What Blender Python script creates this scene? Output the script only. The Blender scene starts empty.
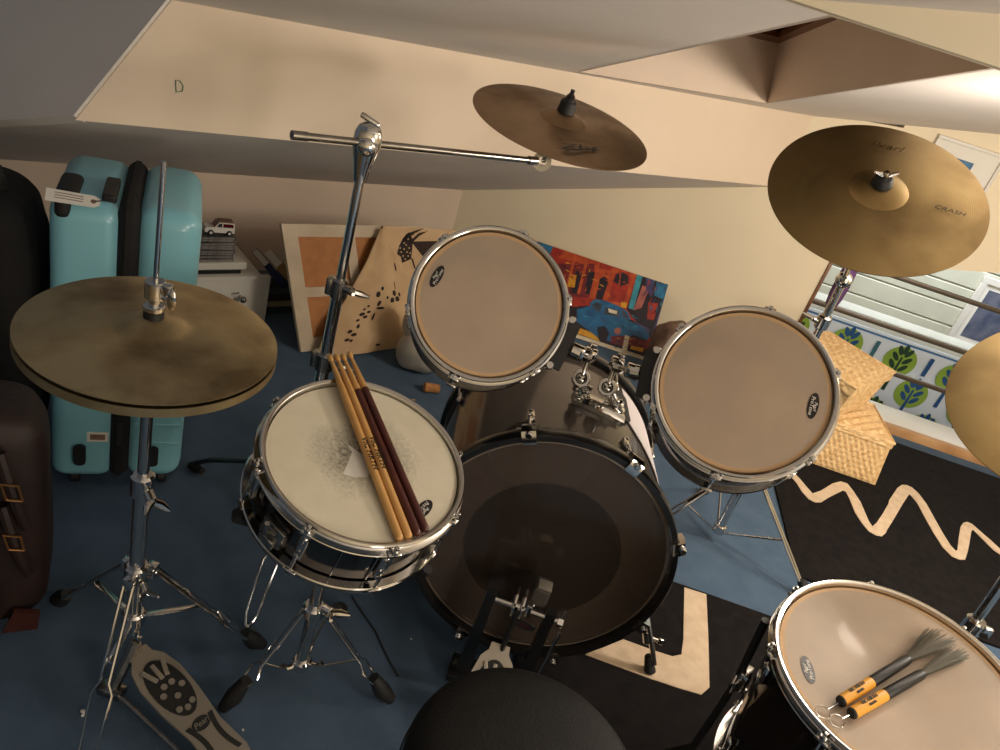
import bpy, bmesh, math, random
from mathutils import Vector, Matrix, noise
random.seed(7)
PI = math.pi
C = bpy.context.scene.collection
V = Vector
# ---------------------------------------------------------------- camera
H = 1.43
ROT = Matrix(((0.9435017173837573, 0.32946644985022183, -0.0354452777812807),
              (0.18485998386425168, -0.4345565469869264, 0.8814688842134522),
              (0.2750114464156165, -0.8382198195544476, -0.47091001098564467)))   # image x, y-down, forward -> world
FPX = 750.0
EYE = V((0, 0, H))
def view(px, py): return ROT @ V(((px-500)/FPX, (py-375)/FPX, 1))
def hit(px, py, p0, n):
    d = view(px, py); n = V(n)
    return EYE + d*((V(p0)-EYE).dot(n)/d.dot(n))
def hz(px, py, z=0.0): return hit(px, py, (0, 0, z), (0, 0, 1))
def hy(px, py, y): return hit(px, py, (0, y, 0), (0, 1, 0))
cam = bpy.data.cameras.new('camera'); cam.sensor_width = 36; cam.lens = 27; cam.clip_start = .02
co = bpy.data.objects.new('camera', cam); C.objects.link(co)
m3 = Matrix((ROT.col[0], -ROT.col[1], -ROT.col[2])).transposed()
co.matrix_world = Matrix.Translation(EYE) @ m3.to_4x4()
bpy.context.scene.camera = co

# ---------------------------------------------------------------- materials
def lin(c):
    out = []
    for v in c:
        v /= 255.0
        out.append(v/12.92 if v <= .04045 else ((v+.055)/1.055)**2.4)
    return (*out, 1)
def mat(name, rgb, rough=.5, metal=0., noise_amt=0., nscale=20., bump=0., bscale=200., coat=0., aniso=0., spec=.5, transp=0., tint=None, rgb2=None, detail=4, translu=0):
    m = bpy.data.materials.new(name); m.use_nodes = True
    nt = m.node_tree; N = nt.nodes; L = nt.links
    b = N['Principled BSDF']; out = N['Material Output']
    b.inputs['Base Color'].default_value = lin(rgb)
    b.inputs['Roughness'].default_value = rough
    b.inputs['Metallic'].default_value = metal
    b.inputs['Specular IOR Level'].default_value = spec
    b.inputs['Coat Weight'].default_value = coat
    b.inputs['Coat Roughness'].default_value = .08
    tc = N.new('ShaderNodeTexCoord')
    if noise_amt or rgb2:
        t = N.new('ShaderNodeTexNoise'); t.inputs['Scale'].default_value = nscale; t.inputs['Detail'].default_value = detail
        L.new(tc.outputs['Object'], t.inputs['Vector'])
        mx = N.new('ShaderNodeMix'); mx.data_type = 'RGBA'
        c1 = lin(rgb); c2 = lin(rgb2) if rgb2 else tuple(v*(1-noise_amt) for v in c1[:3])+(1,)
        mx.inputs[6].default_value = c1; mx.inputs[7].default_value = c2
        r = N.new('ShaderNodeMapRange'); r.inputs[1].default_value = .35; r.inputs[2].default_value = .68
        L.new(t.outputs['Fac'], r.inputs[0]); L.new(r.outputs[0], mx.inputs[0])
        L.new(mx.outputs[2], b.inputs['Base Color'])
    if bump:
        t2 = N.new('ShaderNodeTexNoise'); t2.inputs['Scale'].default_value = bscale; t2.inputs['Detail'].default_value = 3
        L.new(tc.outputs['Object'], t2.inputs['Vector'])
        bp = N.new('ShaderNodeBump'); bp.inputs['Strength'].default_value = bump; bp.inputs['Distance'].default_value = .004
        L.new(t2.outputs['Fac'], bp.inputs['Height']); L.new(bp.outputs[0], b.inputs['Normal'])
    if transp or translu:
        last = b.outputs[0]
        if translu:
            tl = N.new('ShaderNodeBsdfTranslucent'); tl.inputs[0].default_value = lin(rgb)
            ms = N.new('ShaderNodeMixShader'); ms.inputs[0].default_value = translu
            L.new(last, ms.inputs[1]); L.new(tl.outputs[0], ms.inputs[2]); last = ms.outputs[0]
        if transp:
            tr = N.new('ShaderNodeBsdfTransparent'); tr.inputs[0].default_value = lin(tint or (255, 255, 255))
            ms = N.new('ShaderNodeMixShader'); ms.inputs[0].default_value = transp
            L.new(last, ms.inputs[1]); L.new(tr.outputs[0], ms.inputs[2]); last = ms.outputs[0]
        L.new(last, out.inputs[0])
    return m
M = {}
M['wall'] = mat('cream_wall_paint', (233, 219, 190), .7, noise_amt=.06, nscale=2.2, bump=.05, bscale=60)
M['ceil'] = mat('white_ceiling_paint', (226, 218, 210), .75, noise_amt=.06, nscale=3, bump=.06, bscale=50)
M['pink'] = mat('pinkish_white_paint', (226, 206, 186), .72, noise_amt=.08, nscale=2.5, bump=.05, bscale=60)
M['fascia'] = mat('cream_fascia_paint', (232, 213, 190), .72, noise_amt=.06, nscale=2.2, bump=.05, bscale=60)
M['carpet'] = mat('blue_carpet', (84, 103, 124), .95, rgb2=(77, 96, 117), nscale=14, bump=.5, bscale=420, spec=.1)
M['rug_black'] = mat('black_rug_pile', (34, 31, 31), .95, rgb2=(26, 24, 24), nscale=30, bump=.8, bscale=350, spec=.08)
M['rug_cream'] = mat('cream_rug_pile', (222, 200, 172), .95, rgb2=(208, 184, 156), nscale=30, bump=.8, bscale=350, spec=.08)
M['chrome'] = mat('chrome', (212, 210, 206), .12, 1.)
M['chrome_worn'] = mat('worn_chrome', (176, 172, 164), .25, 1., noise_amt=.3, nscale=40)
M['rubber'] = mat('black_rubber', (20, 20, 21), .6)
M['black'] = mat('black_metal', (22, 22, 23), .3, coat=.3)
M['black_plastic'] = mat('black_plastic', (24, 23, 23), .42)
M['smoke'] = mat('smoke_acrylic', (46, 42, 40), .1, coat=.5, transp=.42, tint=(150, 136, 126))
M['smoke_bass'] = mat('smoke_acrylic_bass', (96, 86, 79), .14, coat=.5, transp=.3, tint=(150, 134, 124))
M['steel'] = mat('polished_steel_shell', (110, 106, 102), .13, 1., noise_amt=.15, nscale=12)
M['head_film'] = mat('clear_drum_film', (224, 206, 184), .42, rgb2=(208, 192, 174), nscale=9, coat=.1, transp=.38, tint=(250, 236, 220), translu=.25)
M['head_ring'] = mat('tan_bearing_edge', (198, 164, 124), .5)
M['head_bass'] = mat('smoky_bass_film', (98, 88, 80), .07, coat=1, transp=.6, tint=(228, 214, 202))
M['head_bass_dot'] = mat('smoky_bass_film_patch', (66, 58, 52), .08, coat=1, transp=.5, tint=(190, 176, 164))
M['head_bass_ring'] = mat('bass_film_collar', (150, 136, 122), .35, transp=.3)
M['gold'] = mat('yellow_brush_grip', (222, 160, 52), .4)
M['white'] = mat('white_print', (232, 228, 220), .5)
M['ink'] = mat('black_ink', (18, 16, 15), .5)
M['badge'] = mat('black_badge', (22, 20, 20), .4)
M['wood_lt'] = mat('hickory', (206, 160, 96), .45, rgb2=(188, 138, 78), nscale=14, coat=.2)
M['wood_dk'] = mat('red_brown_lacquer', (82, 34, 24), .35, rgb2=(62, 26, 20), nscale=14, coat=.3)
M['pine'] = mat('pine_timber', (196, 154, 108), .5, rgb2=(168, 122, 78), nscale=6)
M['darkwood'] = mat('varnished_timber', (120, 72, 34), .4, rgb2=(84, 48, 22), nscale=8)
M['iron'] = mat('dark_rail_iron', (92, 82, 72), .4, .6)
M['aqua'] = mat('turquoise_plastic', (136, 198, 212), .32, coat=.25, noise_amt=.04, nscale=3)
M['cloth_black'] = mat('black_fabric', (22, 20, 19), .8, noise_amt=.3, nscale=40, bump=.3, bscale=500)
M['grey_black'] = mat('charcoal_shell', (38, 37, 36), .45, bump=.1, bscale=300)
M['leather'] = mat('brown_leather', (40, 22, 17), .62, rgb2=(30, 16, 12), nscale=7, bump=.15, bscale=90)
M['paper'] = mat('paper_tag', (226, 222, 212), .7)
M['stretcher'] = mat('pale_stretcher_wood', (208, 190, 164), .6, rgb2=(192, 172, 146), nscale=10)
M['kraft'] = mat('brown_backing_board', (186, 124, 70), .7, rgb2=(172, 112, 62), nscale=30)
M['hessian'] = mat('unbleached_cotton', (214, 182, 142), .9, rgb2=(200, 166, 126), nscale=12, bump=.4, bscale=700)
M['print_brown'] = mat('dark_brown_print', (44, 28, 20), .8)
M['plastic_bag'] = mat('cloudy_plastic', (208, 200, 186), .3, noise_amt=.2, nscale=22, bump=.5, bscale=40, coat=.3, translu=.2)
M['taupe'] = mat('taupe_fabric', (138, 112, 92), .8, rgb2=(112, 86, 74), nscale=16, bump=.3, bscale=80)
M['cork'] = mat('cork', (196, 138, 84), .8, rgb2=(160, 106, 60), nscale=70)
M['white_paint'] = mat('white_cabinet_paint', (216, 212, 202), .4)
M['cd'] = mat('clear_cd_case', (112, 108, 106), .15, coat=.5, rgb2=(70, 68, 68), nscale=25)
M['spine'] = mat('grey_spine_card', (150, 146, 142), .5, rgb2=(90, 84, 82), nscale=40)
M['vinyl'] = mat('black_vinyl', (14, 13, 12), .6, spec=.25, bump=.25, bscale=240)
M['pedal_grey'] = mat('cast_grey_metal', (176, 168, 154), .35, .7)
M['felt'] = mat('grey_felt', (64, 58, 52), .9)
M['sheet'] = mat('white_sheet', (216, 208, 208), .6, noise_amt=.05, nscale=6)
M['maroon'] = mat('maroon_glass', (92, 20, 28), .2, coat=.4)
M['dusk'] = mat('night_glass', (8, 9, 12), .05, spec=.6)
M['clearplastic'] = mat('clear_acrylic', (190, 182, 168), .15, coat=.5, transp=.35)
M['purple'] = mat('purple_cloth', (120, 78, 132), .8, rgb2=(40, 34, 52), nscale=8)

def nodes(m): return m.node_tree.nodes, m.node_tree.links
def bronze(name, c1, c2, groove, rough, scale):
    m = bpy.data.materials.new(name); m.use_nodes = True
    N, L = nodes(m); b = N['Principled BSDF']; b.inputs['Metallic'].default_value = .85
    tc = N.new('ShaderNodeTexCoord')
    sx = N.new('ShaderNodeSeparateXYZ'); L.new(tc.outputs['Object'], sx.inputs[0])
    cb = N.new('ShaderNodeCombineXYZ'); L.new(sx.outputs[0], cb.inputs[0]); L.new(sx.outputs[1], cb.inputs[1])
    ln = N.new('ShaderNodeVectorMath'); ln.operation = 'LENGTH'; L.new(cb.outputs[0], ln.inputs[0])
    mu = N.new('ShaderNodeMath'); mu.operation = 'MULTIPLY'; mu.inputs[1].default_value = groove; L.new(ln.outputs['Value'], mu.inputs[0])
    si = N.new('ShaderNodeMath'); si.operation = 'SINE'; L.new(mu.outputs[0], si.inputs[0])
    t = N.new('ShaderNodeTexNoise'); t.inputs['Scale'].default_value = scale; t.inputs['Detail'].default_value = 5; L.new(tc.outputs['Object'], t.inputs['Vector'])
    mr = N.new('ShaderNodeMapRange'); mr.inputs[1].default_value = .42; mr.inputs[2].default_value = .66; L.new(t.outputs['Fac'], mr.inputs[0])
    mx = N.new('ShaderNodeMix'); mx.data_type = 'RGBA'; mx.inputs[6].default_value = lin(c1); mx.inputs[7].default_value = lin(c2)
    L.new(mr.outputs[0], mx.inputs[0]); L.new(mx.outputs[2], b.inputs['Base Color'])
    rr = N.new('ShaderNodeMapRange'); rr.inputs[3].default_value = rough; rr.inputs[4].default_value = rough+.18; L.new(mr.outputs[0], rr.inputs[0]); L.new(rr.outputs[0], b.inputs['Roughness'])
    bp = N.new('ShaderNodeBump'); bp.inputs['Strength'].default_value = .16; bp.inputs['Distance'].default_value = .0006
    L.new(si.outputs[0], bp.inputs['Height']); L.new(bp.outputs[0], b.inputs['Normal'])
    tg = N.new('ShaderNodeTangent'); tg.direction_type = 'RADIAL'; tg.axis = 'Z'
    L.new(tg.outputs[0], b.inputs['Tangent']); b.inputs['Anisotropic'].default_value = .7
    return m
M['hat'] = bronze('tarnished_bronze', (184, 164, 124), (134, 114, 82), 1900, .42, 9)
M['crash'] = bronze('brushed_brass', (158, 136, 92), (136, 114, 76), 1800, .36, 7)
M['crash_red'] = bronze('reddish_bronze', (170, 142, 112), (138, 114, 88), 1900, .36, 8)
def snare_head():
    m = mat('worn_coated_head', (222, 214, 192), .75)
    N, L = nodes(m); b = N['Principled BSDF']
    tc = N.new('ShaderNodeTexCoord')
    sx = N.new('ShaderNodeSeparateXYZ'); L.new(tc.outputs['Object'], sx.inputs[0])
    cb = N.new('ShaderNodeCombineXYZ'); L.new(sx.outputs[0], cb.inputs[0]); L.new(sx.outputs[1], cb.inputs[1])
    ln = N.new('ShaderNodeVectorMath'); ln.operation = 'LENGTH'; L.new(cb.outputs[0], ln.inputs[0])
    lo = N.new('ShaderNodeTexNoise'); lo.inputs['Scale'].default_value = 9; L.new(tc.outputs['Object'], lo.inputs['Vector'])
    ad = N.new('ShaderNodeMath'); ad.operation = 'MULTIPLY_ADD'; ad.inputs[1].default_value = .11; L.new(lo.outputs['Fac'], ad.inputs[0]); L.new(ln.outputs['Value'], ad.inputs[2])
    mr = N.new('ShaderNodeMapRange'); mr.inputs[1].default_value = .175; mr.inputs[2].default_value = .07; L.new(ad.outputs[0], mr.inputs[0])
    hi = N.new('ShaderNodeTexNoise'); hi.inputs['Scale'].default_value = 150; hi.inputs['Detail'].default_value = 5; L.new(tc.outputs['Object'], hi.inputs['Vector'])
    th = N.new('ShaderNodeMath'); th.operation = 'MULTIPLY'; L.new(hi.outputs['Fac'], th.inputs[0]); L.new(mr.outputs[0], th.inputs[1])
    cr = N.new('ShaderNodeMapRange'); cr.inputs[1].default_value = .12; cr.inputs[2].default_value = .6; cr.inputs[4].default_value = .85; L.new(th.outputs[0], cr.inputs[0])
    me = N.new('ShaderNodeTexNoise'); me.inputs['Scale'].default_value = 26; L.new(tc.outputs['Object'], me.inputs['Vector'])
    m0 = N.new('ShaderNodeMix'); m0.data_type = 'RGBA'; m0.inputs[6].default_value = lin((222, 214, 192)); m0.inputs[7].default_value = lin((206, 198, 174)); L.new(me.outputs['Fac'], m0.inputs[0])
    mx = N.new('ShaderNodeMix'); mx.data_type = 'RGBA'; L.new(m0.outputs[2], mx.inputs[6]); mx.inputs[7].default_value = lin((92, 86, 76))
    L.new(cr.outputs[0], mx.inputs[0]); L.new(mx.outputs[2], b.inputs['Base Color'])
    return m
M['snare_head'] = snare_head()
def wicker():
    m = mat('woven_seagrass', (236, 204, 152), .7, rgb2=(204, 164, 110), nscale=60, bump=.3, bscale=300)
    return m
M['wicker'] = wicker()
def planks():
    m = mat('painted_planks', (196, 196, 178), .6, noise_amt=.12, nscale=5)
    return m
M['planks'] = planks()
PAINT = {k: mat('oil_paint_'+k, c, .45, rgb2=c2, nscale=24, bump=.3, bscale=90) for k, c, c2 in [
    ('red', (172, 48, 30), (126, 30, 24)), ('orange', (192, 86, 38), (160, 54, 28)), ('blue', (34, 104, 150), (22, 78, 122)), ('sky', (42, 120, 160), (30, 80, 120)),
    ('dark', (38, 26, 40), (24, 20, 30)), ('violet', (84, 62, 104), (50, 60, 96)), ('yellow', (214, 164, 40), (190, 120, 30)), ('skin', (176, 104, 90), (150, 80, 76)),
    ('cream', (226, 214, 188), (206, 190, 160)), ('maroon', (124, 32, 36), (90, 24, 34)), ('teal', (60, 150, 166), (40, 116, 140)), ('glass', (40, 50, 66), (70, 80, 90))]}
PR = {k: mat('printed_'+k, c, .8) for k, c in [('pale', (222, 234, 248)), ('green', (142, 176, 66)), ('navy', (36, 84, 140)), ('dkgreen', (34, 66, 44)), ('teal', (60, 110, 124)), ('stripe', (70, 118, 170))]}

# ---------------------------------------------------------------- mesh builder
WM = {}
def frame(o, z, xh=(1, 0, 0)):
    z = V(z).normalized(); x = V(xh); x = (x - z*x.dot(z))
    if x.length < 1e-5: x = z.orthogonal()
    x.normalize(); y = z.cross(x)
    m = Matrix((x, y, z)).transposed().to_4x4(); m.translation = V(o); return m
class MB:
    def __init__(s, T=None): s.v = []; s.f = []; s.fm = []; s.T = T or Matrix(); s.mats = []; s.cur = 0
    def mat(s, m):
        if m not in s.mats: s.mats.append(m)
        s.cur = s.mats.index(m); return s
    def add(s, vs, fs, T=None):
        b = len(s.v); T = s.T @ T if T else s.T
        s.v += [T @ V(p) for p in vs]; s.f += [tuple(b+i for i in f) for f in fs]; s.fm += [s.cur]*len(fs); return s
    def box(s, c, size, T=None, bev=0., seg=2):
        bm = bmesh.new(); bmesh.ops.create_cube(bm, size=1)
        for v in bm.verts: v.co = V((v.co.x*size[0], v.co.y*size[1], v.co.z*size[2]))
        if bev: bmesh.ops.bevel(bm, geom=list(bm.edges), offset=bev, segments=seg, affect='EDGES', profile=.5)
        bm.verts.index_update()
        vs = [v.co + V(c) for v in bm.verts]; fs = [[v.index for v in f.verts] for f in bm.faces]; bm.free()
        return s.add(vs, fs, T)
    def lathe(s, prof, seg=48, T=None, closed=False, a0=0., a1=2*PI):
        full = abs(a1-a0-2*PI) < 1e-6; n = seg if full else seg+1
        vs = []; idx = []
        for r, z in prof:
            if r < 1e-7: idx.append([len(vs)]*n); vs.append((0, 0, z))
            else:
                idx.append(list(range(len(vs), len(vs)+n)))
                vs += [(r*math.cos(a0+(a1-a0)*k/seg), r*math.sin(a0+(a1-a0)*k/seg), z) for k in range(n)]
        fs = []; L = len(prof)
        for i in range(L if closed else L-1):
            A, B = idx[i], idx[(i+1) % L]
            for k in range(seg):
                k2 = (k+1) % n
                f = [A[k], A[k2], B[k2], B[k]]; g = []
                for q in f:
                    if q not in g: g.append(q)
                if len(g) > 2: fs.append(g)
        return s.add(vs, fs, T)
    def cyl(s, p0, p1, r0, r1=None, seg=14, bev=0.):
        p0, p1 = V(p0), V(p1); h = (p1-p0).length; r1 = r0 if r1 is None else r1
        if bev: pr = [(0, 0), (r0-bev, 0), (r0, bev), (r1, h-bev), (r1-bev, h), (0, h)]
        else: pr = [(0, 0), (r0, 0), (r1, h), (0, h)]
        return s.lathe(pr, seg, frame(p0, p1-p0))
    def tube(s, pts, r, seg=8, closed=False):
        pts = [V(p) for p in pts]; n = len(pts); rr = r if isinstance(r, (list, tuple)) else [r]*n
        vs = []; up = None
        for i, p in enumerate(pts):
            a = pts[i-1] if (i or closed) else p; b = pts[(i+1) % n] if (i < n-1 or closed) else p
            t = (b-a).normalized()
            up = t.orthogonal().normalized() if up is None else (up - t*up.dot(t)).normalized()
            w = t.cross(up)
            vs += [p + (up*math.cos(2*PI*k/seg) + w*math.sin(2*PI*k/seg))*rr[i] for k in range(seg)]
        fs = []
        for i in range(n if closed else n-1):
            j = (i+1) % n
            for k in range(seg): fs.append((i*seg+k, i*seg+(k+1) % seg, j*seg+(k+1) % seg, j*seg+k))
        if not closed: fs += [tuple(range(seg))[::-1], tuple((n-1)*seg+k for k in range(seg))]
        return s.add(vs, fs)
    def prism(s, poly, h, T=None, z0=0.):
        n = len(poly); vs = [(x, y, z0) for x, y in poly] + [(x, y, z0+h) for x, y in poly]
        ar = sum(poly[i][0]*poly[(i+1) % n][1]-poly[(i+1) % n][0]*poly[i][1] for i in range(n))
        fs = [tuple(range(n))[::-1], tuple(range(n, 2*n))] + [(i, (i+1) % n, n+(i+1) % n, n+i) for i in range(n)]
        if ar < 0: fs = [f[::-1] for f in fs]
        return s.add(vs, fs, T)
    def sphere(s, c, r, sc=(1, 1, 1), seg=20, T=None):
        pr = [(r*math.sin(PI*i/12), -r*math.cos(PI*i/12)) for i in range(13)]; pr[0] = (0, -r); pr[-1] = (0, r)
        return s.lathe(pr, seg, (T or Matrix()) @ Matrix.Translation(V(c)) @ Matrix.Diagonal((*sc, 1)))
    def grid(s, fn, nu, nv, wrap=False, T=None):
        vs = [fn(i/nu, j/nv) for j in range(nv+1) for i in range(nu+1)]
        fs = [(j*(nu+1)+i, j*(nu+1)+i+1, (j+1)*(nu+1)+i+1, (j+1)*(nu+1)+i) for j in range(nv) for i in range(nu)]
        return s.add(vs, fs, T)
    def text(s, txt, size, T, h=.0006, shear=0., sx=1.):
        cu = bpy.data.curves.new('lettering', 'FONT'); cu.body = txt; cu.size = size; cu.align_x = 'CENTER'; cu.align_y = 'CENTER'; cu.extrude = h/2; cu.shear = shear; cu.resolution_u = 3
        ob = bpy.data.objects.new('lettering', cu); me = bpy.data.meshes.new_from_object(ob)
        s.add([V((v.co.x*sx, v.co.y, v.co.z+h/2)) for v in me.vertices], [tuple(p.vertices) for p in me.polygons], T)
        bpy.data.objects.remove(ob); bpy.data.curves.remove(cu); bpy.data.meshes.remove(me); return s
    def build(s, name, m=None, parent=None, smooth=38, label=None, M0=None):
        inv = WM[parent.name].inverted() if parent else (M0.inverted() if M0 else Matrix())
        me = bpy.data.meshes.new(name)
        me.from_pydata([tuple(inv @ p) for p in s.v], [], s.f)
        for mm in (s.mats or [m]): me.materials.append(mm)
        if s.mats: me.polygons.foreach_set('material_index', s.fm)
        if smooth:
            me.polygons.foreach_set('use_smooth', [True]*len(s.f))
        me.update()
        bm = bmesh.new(); bm.from_mesh(me); bmesh.ops.recalc_face_normals(bm, faces=bm.faces); bm.to_mesh(me); bm.free()
        if smooth: me.set_sharp_from_angle(angle=math.radians(smooth))
        o = bpy.data.objects.new(name, me); C.objects.link(o)
        if parent: o.parent = parent; WM[o.name] = WM[parent.name]
        elif M0: o.matrix_world = M0; WM[o.name] = M0
        else: WM[o.name] = Matrix()
        if label: o['label'] = label
        return o
def thing(name, label, cat, M0=None, group=None):
    o = bpy.data.objects.new(name, None); C.objects.link(o); o.empty_display_size = .05
    M0 = M0 or Matrix()
    if isinstance(M0, (tuple, list, Vector)): M0 = Matrix.Translation(V(M0))
    o.matrix_world = M0; WM[o.name] = M0.copy(); o['label'] = label; o['category'] = cat
    if group: o['group'] = group
    return o
def tag(o, label, cat, group=None, kind=None):
    o['label'] = label; o['category'] = cat
    if group: o['group'] = group
    if kind: o['kind'] = kind
    return o
def struct(o): o['kind'] = 'structure'; return o
def dup(root, M0, label, group=None):
    r = root.copy(); C.objects.link(r); r.matrix_world = M0; WM[r.name] = M0.copy(); r['label'] = label
    if group: r['group'] = group
    for ch in list(root.children):
        c = ch.copy(); C.objects.link(c); c.parent = r
        for g in list(ch.children):
            d = g.copy(); C.objects.link(d); d.parent = c
    return r

# ================================================================ SETTING
c48, s48 = math.cos(math.radians(48)), math.sin(math.radians(48))
E = V((c48, s48, 0)); NN = V((s48, -c48, 0))           # along the eaves / from the eaves into the room
YW = 3.6
Kc = V((-.6, 3.6, .409)); Ae = V((.796, 3.6, .893)); P0 = V((-1.101, 1.493, .878))
C0 = V((-.98, 1.628, 1.155)); Ce = V((.796, 3.6, 1.213))
def slab(pts, thick, name, m, parent=None):
    """polygon pts pushed back by the vector thick"""
    mb = MB(); n = len(pts); t = V(thick)
    vs = [V(p) for p in pts] + [V(p)+t for p in pts]
    mb.add(vs, [tuple(range(n)), tuple(range(n, 2*n))[::-1]] + [(i, n+i, n+(i+1) % n, (i+1) % n) for i in range(n)])
    return mb.build(name, m, parent, smooth=0)
struct(slab([(-3.2, -2.2, 0), (3.6, -2.2, 0), (3.6, 3.45, 0), (1.16, 3.45, 0), (1.16, 3.6, 0), (-.5, 3.66, 0), (-3.2, .72, 0)], (0, 0, -.12), 'floor', M['carpet']))
# back wall with the railed opening (built as three solid pieces of one mesh)
def wall_top(x): return .893+(x-.796)*.33 if x < .796 else 1.205+(x-.796)*.215
mb = MB()
def wp(pts):
    n = len(pts); vs = [V((x, YW, z)) for x, z in pts]+[V((x, YW+.1, z)) for x, z in pts]
    mb.add(vs, [tuple(range(n)), tuple(range(n, 2*n))[::-1]]+[(i, n+i, n+(i+1) % n, (i+1) % n) for i in range(n)])
OPX = 1.165
def op_top(x): return .655+(x-1.165)*.27
wp([(-.75, -.1), (OPX, -.1), (OPX, op_top(OPX)), (OPX, 1.28), (.796, 1.23), (.796, .9), (-.6, .416), (-.75, .36)])
wp([(OPX, op_top(OPX)), (3.0, op_top(3.0)), (3.6, op_top(3.0)), (3.6, 1.9), (OPX, 1.30)])
wp([(3.0, -.1), (3.6, -.1), (3.6, op_top(3.0)), (3.0, op_top(3.0))])
struct(mb.build('wall_back', M['wall'], smooth=0))
# knee wall under the eaves
struct(slab([Kc-E*4.6-V((0, 0, .55)), Kc+E*.0-V((0, 0, .55)), Kc, Kc-E*4.6], -NN*.1, 'wall_left', M['pink']))
# grey sloping soffit between knee wall and fascia
under_n = (Ae-Kc).cross(E).normalized()
dl1 = (C0-P0)
def on_soffit(p): return V((p.x, p.y, Kc.z-((p.x-Kc.x)*under_n.x+(p.y-Kc.y)*under_n.y)/under_n.z))
P0s = on_soffit(P0); dl2 = (on_soffit(V((-1.30, 1.518, .8)))-P0s).normalized()
KL = Kc-E*4.6
struct(slab([KL, Kc+E*.02, Ae+E*.02, P0s, P0s+dl2*1.12], V((0, 0, .03))-NN*.07, 'ceiling', M['ceil']))
# cream fascia
fas = struct(slab([P0, Ae+E*.02, Ce+E*.02, C0], -NN*.04, 'wall_fascia', M['fascia']))
def fpt(px, py, off=.0012): return hit(px, py, Ae, NN)+NN*off
mk = MB(); mk.tube([fpt(*p) for p in [(175.5, 80), (176, 92), (182, 91), (183, 86), (180, 81)]], .0012, 6, closed=True)
mk.build('drawn_mark', mat('green_pencil', (40, 110, 80), .6), fas)
# dark sloping ceiling on the left
LB = dl1.cross(dl2).normalized()*.03
if LB.dot(P0-EYE) < 0: LB = -LB
struct(slab([P0s-dl1*.02, P0s+dl1*2.6, P0s+dl1*2.6+dl2*3, P0s-dl1*.02+dl2*3], LB, 'ceiling', M['ceil']))
# upper roof slope with the skylight hole
ec = (Ce-C0).normalized(); t15 = math.radians(15)
d2 = NN*math.cos(t15)+V((0, 0, math.sin(t15))); pn = ec.cross(d2).normalized()
if pn.z < 0: pn = -pn
def rp(px, py): return hit(px, py, C0, pn)
h1, h2, h3, h4 = rp(580, 72), rp(767, 103), rp(1004, 66), rp(832, 17)
U = C0-ec*2.5; R_ = Ce+ec*2.6
topL, topR = U+d2*3.4, R_+d2*3.4
cm = MB(); up = pn*.04
def quad(*p):
    n = len(p); cm.add(list(p)+[q+up for q in p], [tuple(range(n)), tuple(range(n, 2*n))[::-1]]+[(i, n+i, n+(i+1) % n, (i+1) % n) for i in range(n)])
quad(C0-ec*.0, Ce, R_, h3, h2, h1)
quad(C0, h1, h4, topL, C0+d2*.8)
quad(h4, h3, topR, topL); quad(h3, R_, topR)
struct(cm.build('ceiling', M['ceil'], smooth=0))
# skylight shaft, timber frame and dark pane
sh = pn*.2
wn = thing('window_1', 'skylight shaft in the sloping ceiling with timber frame and dark pane', 'window'); del wn['label'], wn['category']; wn['kind'] = 'structure'
sm = MB()
lo = [h1, h2, h3, h4]; cc = (h1+h2+h3+h4)/4
hi_ = [cc+(q-cc)*.985+sh for q in lo]
for i in range(4):
    j = (i+1) % 4; o_ = [(q-cc).normalized()*.03 for q in (lo[i], lo[j])]
    sm.add([lo[i], lo[j], hi_[j], hi_[i], lo[i]+o_[0], lo[j]+o_[1], hi_[j]+o_[1], hi_[i]+o_[0]],
           [(0, 1, 2, 3), (7, 6, 5, 4), (0, 4, 5, 1), (1, 5, 6, 2), (2, 6, 7, 3), (3, 7, 4, 0)])
sm.build('shaft', M['pink'], wn, smooth=0)
fm = MB(); fi = [cc+(q-cc)*.84+sh for q in lo]
for i in range(4):
    j = (i+1) % 4
    fm.add([hi_[i], hi_[j], fi[j], fi[i]]+[q+pn*.05 for q in (hi_[i], hi_[j], fi[j], fi[i])], [(0, 1, 2, 3), (7, 6, 5, 4), (0, 4, 5, 1), (1, 5, 6, 2), (2, 6, 7, 3), (3, 7, 4, 0)])
fm.build('frame', M['darkwood'], wn, smooth=0)
pm = MB(); pm.add([q+pn*.02 for q in fi]+[q+pn*.03 for q in fi], [(0, 1, 2, 3), (7, 6, 5, 4), (0, 4, 5, 1), (1, 5, 6, 2), (2, 6, 7, 3), (3, 7, 4, 0)]); pm.build('pane', M['dusk'], wn, smooth=0)
# bulkhead near the camera, upper right
bk = MB(); bk.box((1.7, 1.115, 1.80), (3.4, .03, .64), bev=.002, seg=1); struct(bk.build('wall_bulkhead', M['wall']))
# opening: jamb line, rails, sill
w2 = thing('window_2', 'railed opening', 'window'); del w2['label'], w2['category']; w2['kind'] = 'structure'
for z in (.675, .44, .225):
    r = MB(); r.box((2.09, YW+.03, z), (1.85, .022, .022), bev=.003); r.build('rail', M['iron'], w2)
j = MB(); j.box((OPX-.004, YW-.004, .35), (.014, .014, .60), bev=.002); j.build('jamb_bead', M['darkwood'], w2)
sl = MB(); sl.box((2.2, 3.56, .02), (2.2, .20, .05), bev=.004); struct(sl.build('trim_1', M['white_paint']))
sl = MB(); sl.box((2.2, 3.445, .018), (2.2, .035, .048), bev=.005); struct(sl.build('trim_2', M['pine']))
# rest of the attic shell around the viewer
struct(slab([(3.6, -2.2, -.1), (3.6, 3.7, -.1), (3.6, 3.7, 2.6), (3.6, -2.2, 2.6)], (.1, 0, 0), 'wall_right', M['wall']))
struct(slab([(-3.2, -2.2, -.1), (3.6, -2.2, -.1), (3.6, -2.2, 2.6), (-3.2, -2.2, 2.6)], (0, -.1, 0), 'wall_front', M['wall']))
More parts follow.
